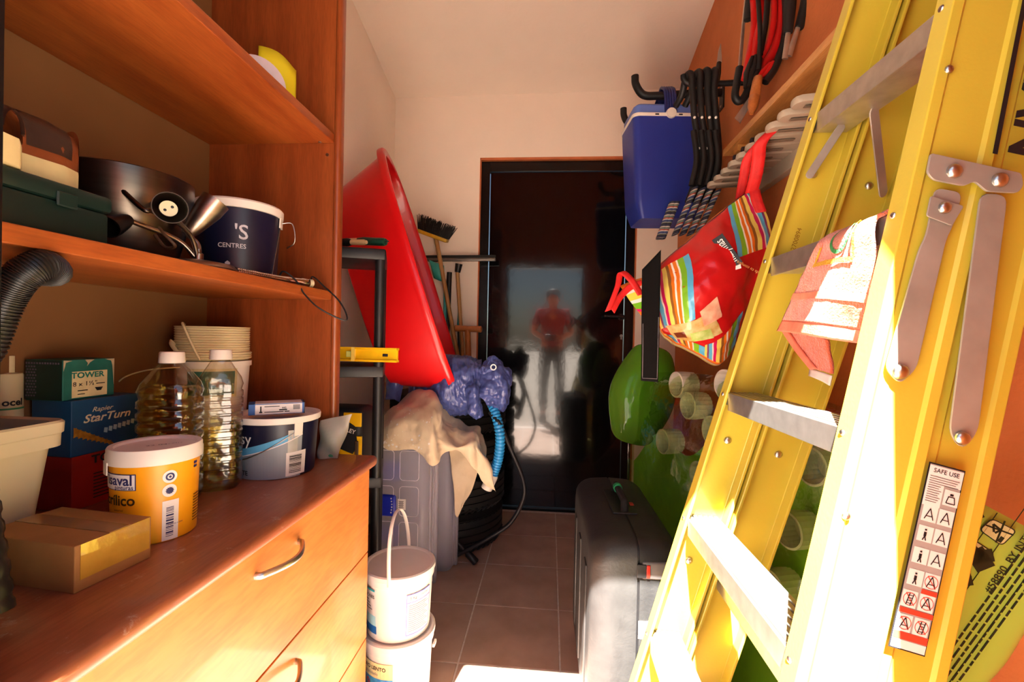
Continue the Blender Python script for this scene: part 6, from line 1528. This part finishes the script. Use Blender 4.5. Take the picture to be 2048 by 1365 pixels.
# fingers wrapped round the camera, thumbs behind it
for s_ in (-1, 1):
    for k in range(4):
        L = (.052, .06, .056, .044)[k]; z = 1.078 - .019 * k
        skin('finger', [(s_ * .075, .25, z), (s_ * .078, .25 + L * .5, z), (s_ * .066, .25 + L * .8, z - .002), (s_ * .05, .25 + L * .85, z - .003)], [(0, 1), (1, 2), (2, 3)], [.009, .0085, .008, .007], sk, body, sub=1)
    skin('thumb', [(s_ * .075, .245, 1.075), (s_ * .06, .235, 1.09), (s_ * .035, .236, 1.092)], [(0, 1), (1, 2)], [.011, .0095, .008], sk, body, sub=1)
# face
b = MB()
for s_ in (-1, 1): b.lathe([(0, -.006), (.011, 0), (0, .006)], 12, Matrix.Translation((px0 + s_ * .032, py0 + .103, 1.535)) @ Matrix.Rotation(PI / 2, 4, 'X'))
obj('eyes', b, p_black, person)
obj('nose', MB().rbox((px0, py0 + .115, 1.515), (.024, .03, .04), .01, 3), sk, person, smooth=80)
obj('mouth', MB().rbox((px0, py0 + .103, 1.478), (.046, .012, .012), .005, 2), mat('lip_tone', '9c5a50', .5, scale=20), person, smooth=80)
b = MB()
for s_ in (-1, 1): b.rbox((px0 + s_ * .078, py0 + .02, 1.525), (.014, .035, .055), .006, 2)
obj('ears', b, sk, person, smooth=80)
b = MB().grid(lambda u, v: Vector((px0 + .087 * math.sin(PI * (.02 + .62 * v)) * math.cos(2 * PI * u), py0 + .022 + .1 * math.sin(PI * (.02 + .62 * v)) * math.sin(2 * PI * u) - .012 * v, 1.553 + .1 * math.cos(PI * (.02 + .5 * v)) + .03 * v * math.sin(2 * PI * u))), 28, 14, cu=True)
obj('hair', b, hair_m, person, smooth=180)
# clothes
V2 = [(0, 0, .9), (0, 0, 1.05), (0, 0, 1.25), (0, .008, 1.41)]; E2_ = [(0, 1), (1, 2), (2, 3)]; R2 = [(.155, .125), (.142, .105), (.165, .115), (.075, .07)]
for s_ in (-1, 1):
    V2.append((s_ * .17, 0, 1.37)); E2_.append((2, len(V2) - 1)); R2.append(.072); V2.append((s_ * .225, .015, 1.19)); E2_.append((len(V2) - 2, len(V2) - 1)); R2.append(.06)
skin('red_top', V2, E2_, R2, redtop, person, root=0)
V3 = [(0, 0, 1.0), (0, 0, .9)]; E3_ = [(0, 1)]; R3 = [(.145, .115), (.152, .122)]
for s_ in (-1, 1):
    V3.append((s_ * .092, 0, .84)); E3_.append((1, len(V3) - 1)); R3.append(.096); V3.append((s_ * .1, .015, .49)); E3_.append((len(V3) - 2, len(V3) - 1)); R3.append(.068); V3.append((s_ * .1, -.008, .12)); E3_.append((len(V3) - 2, len(V3) - 1)); R3.append(.058)
skin('trousers', V3, E3_, R3, drk, person, root=1)
for s_ in (-1, 1): obj('shoe_sole', MB().rbox((px0 + s_ * .105, py0 + .05, .03), (.095, .27, .095), .035, 4), mat('black_rubber', '141414', .8), person, smooth=60)
# the camera in the hands
t = thing('handheld_camera', 'black camera held by the person mirrored in the door', 'camera', (px0 - .03, -.09, 1.0))
obj('camera_body', MB().rbox((.0, -.055, 1.035), (.13, .05, .085), .012, 3), bk, t, smooth=50)
obj('lens_barrel', MB().tube([(.0, -.035, 1.03), (.0, -.006, 1.03)], .034, 24), bk, t, smooth=50)
obj('grip', MB().rbox((.05, -.03, 1.03), (.03, .03, .075), .01, 3), bk, t, smooth=50)
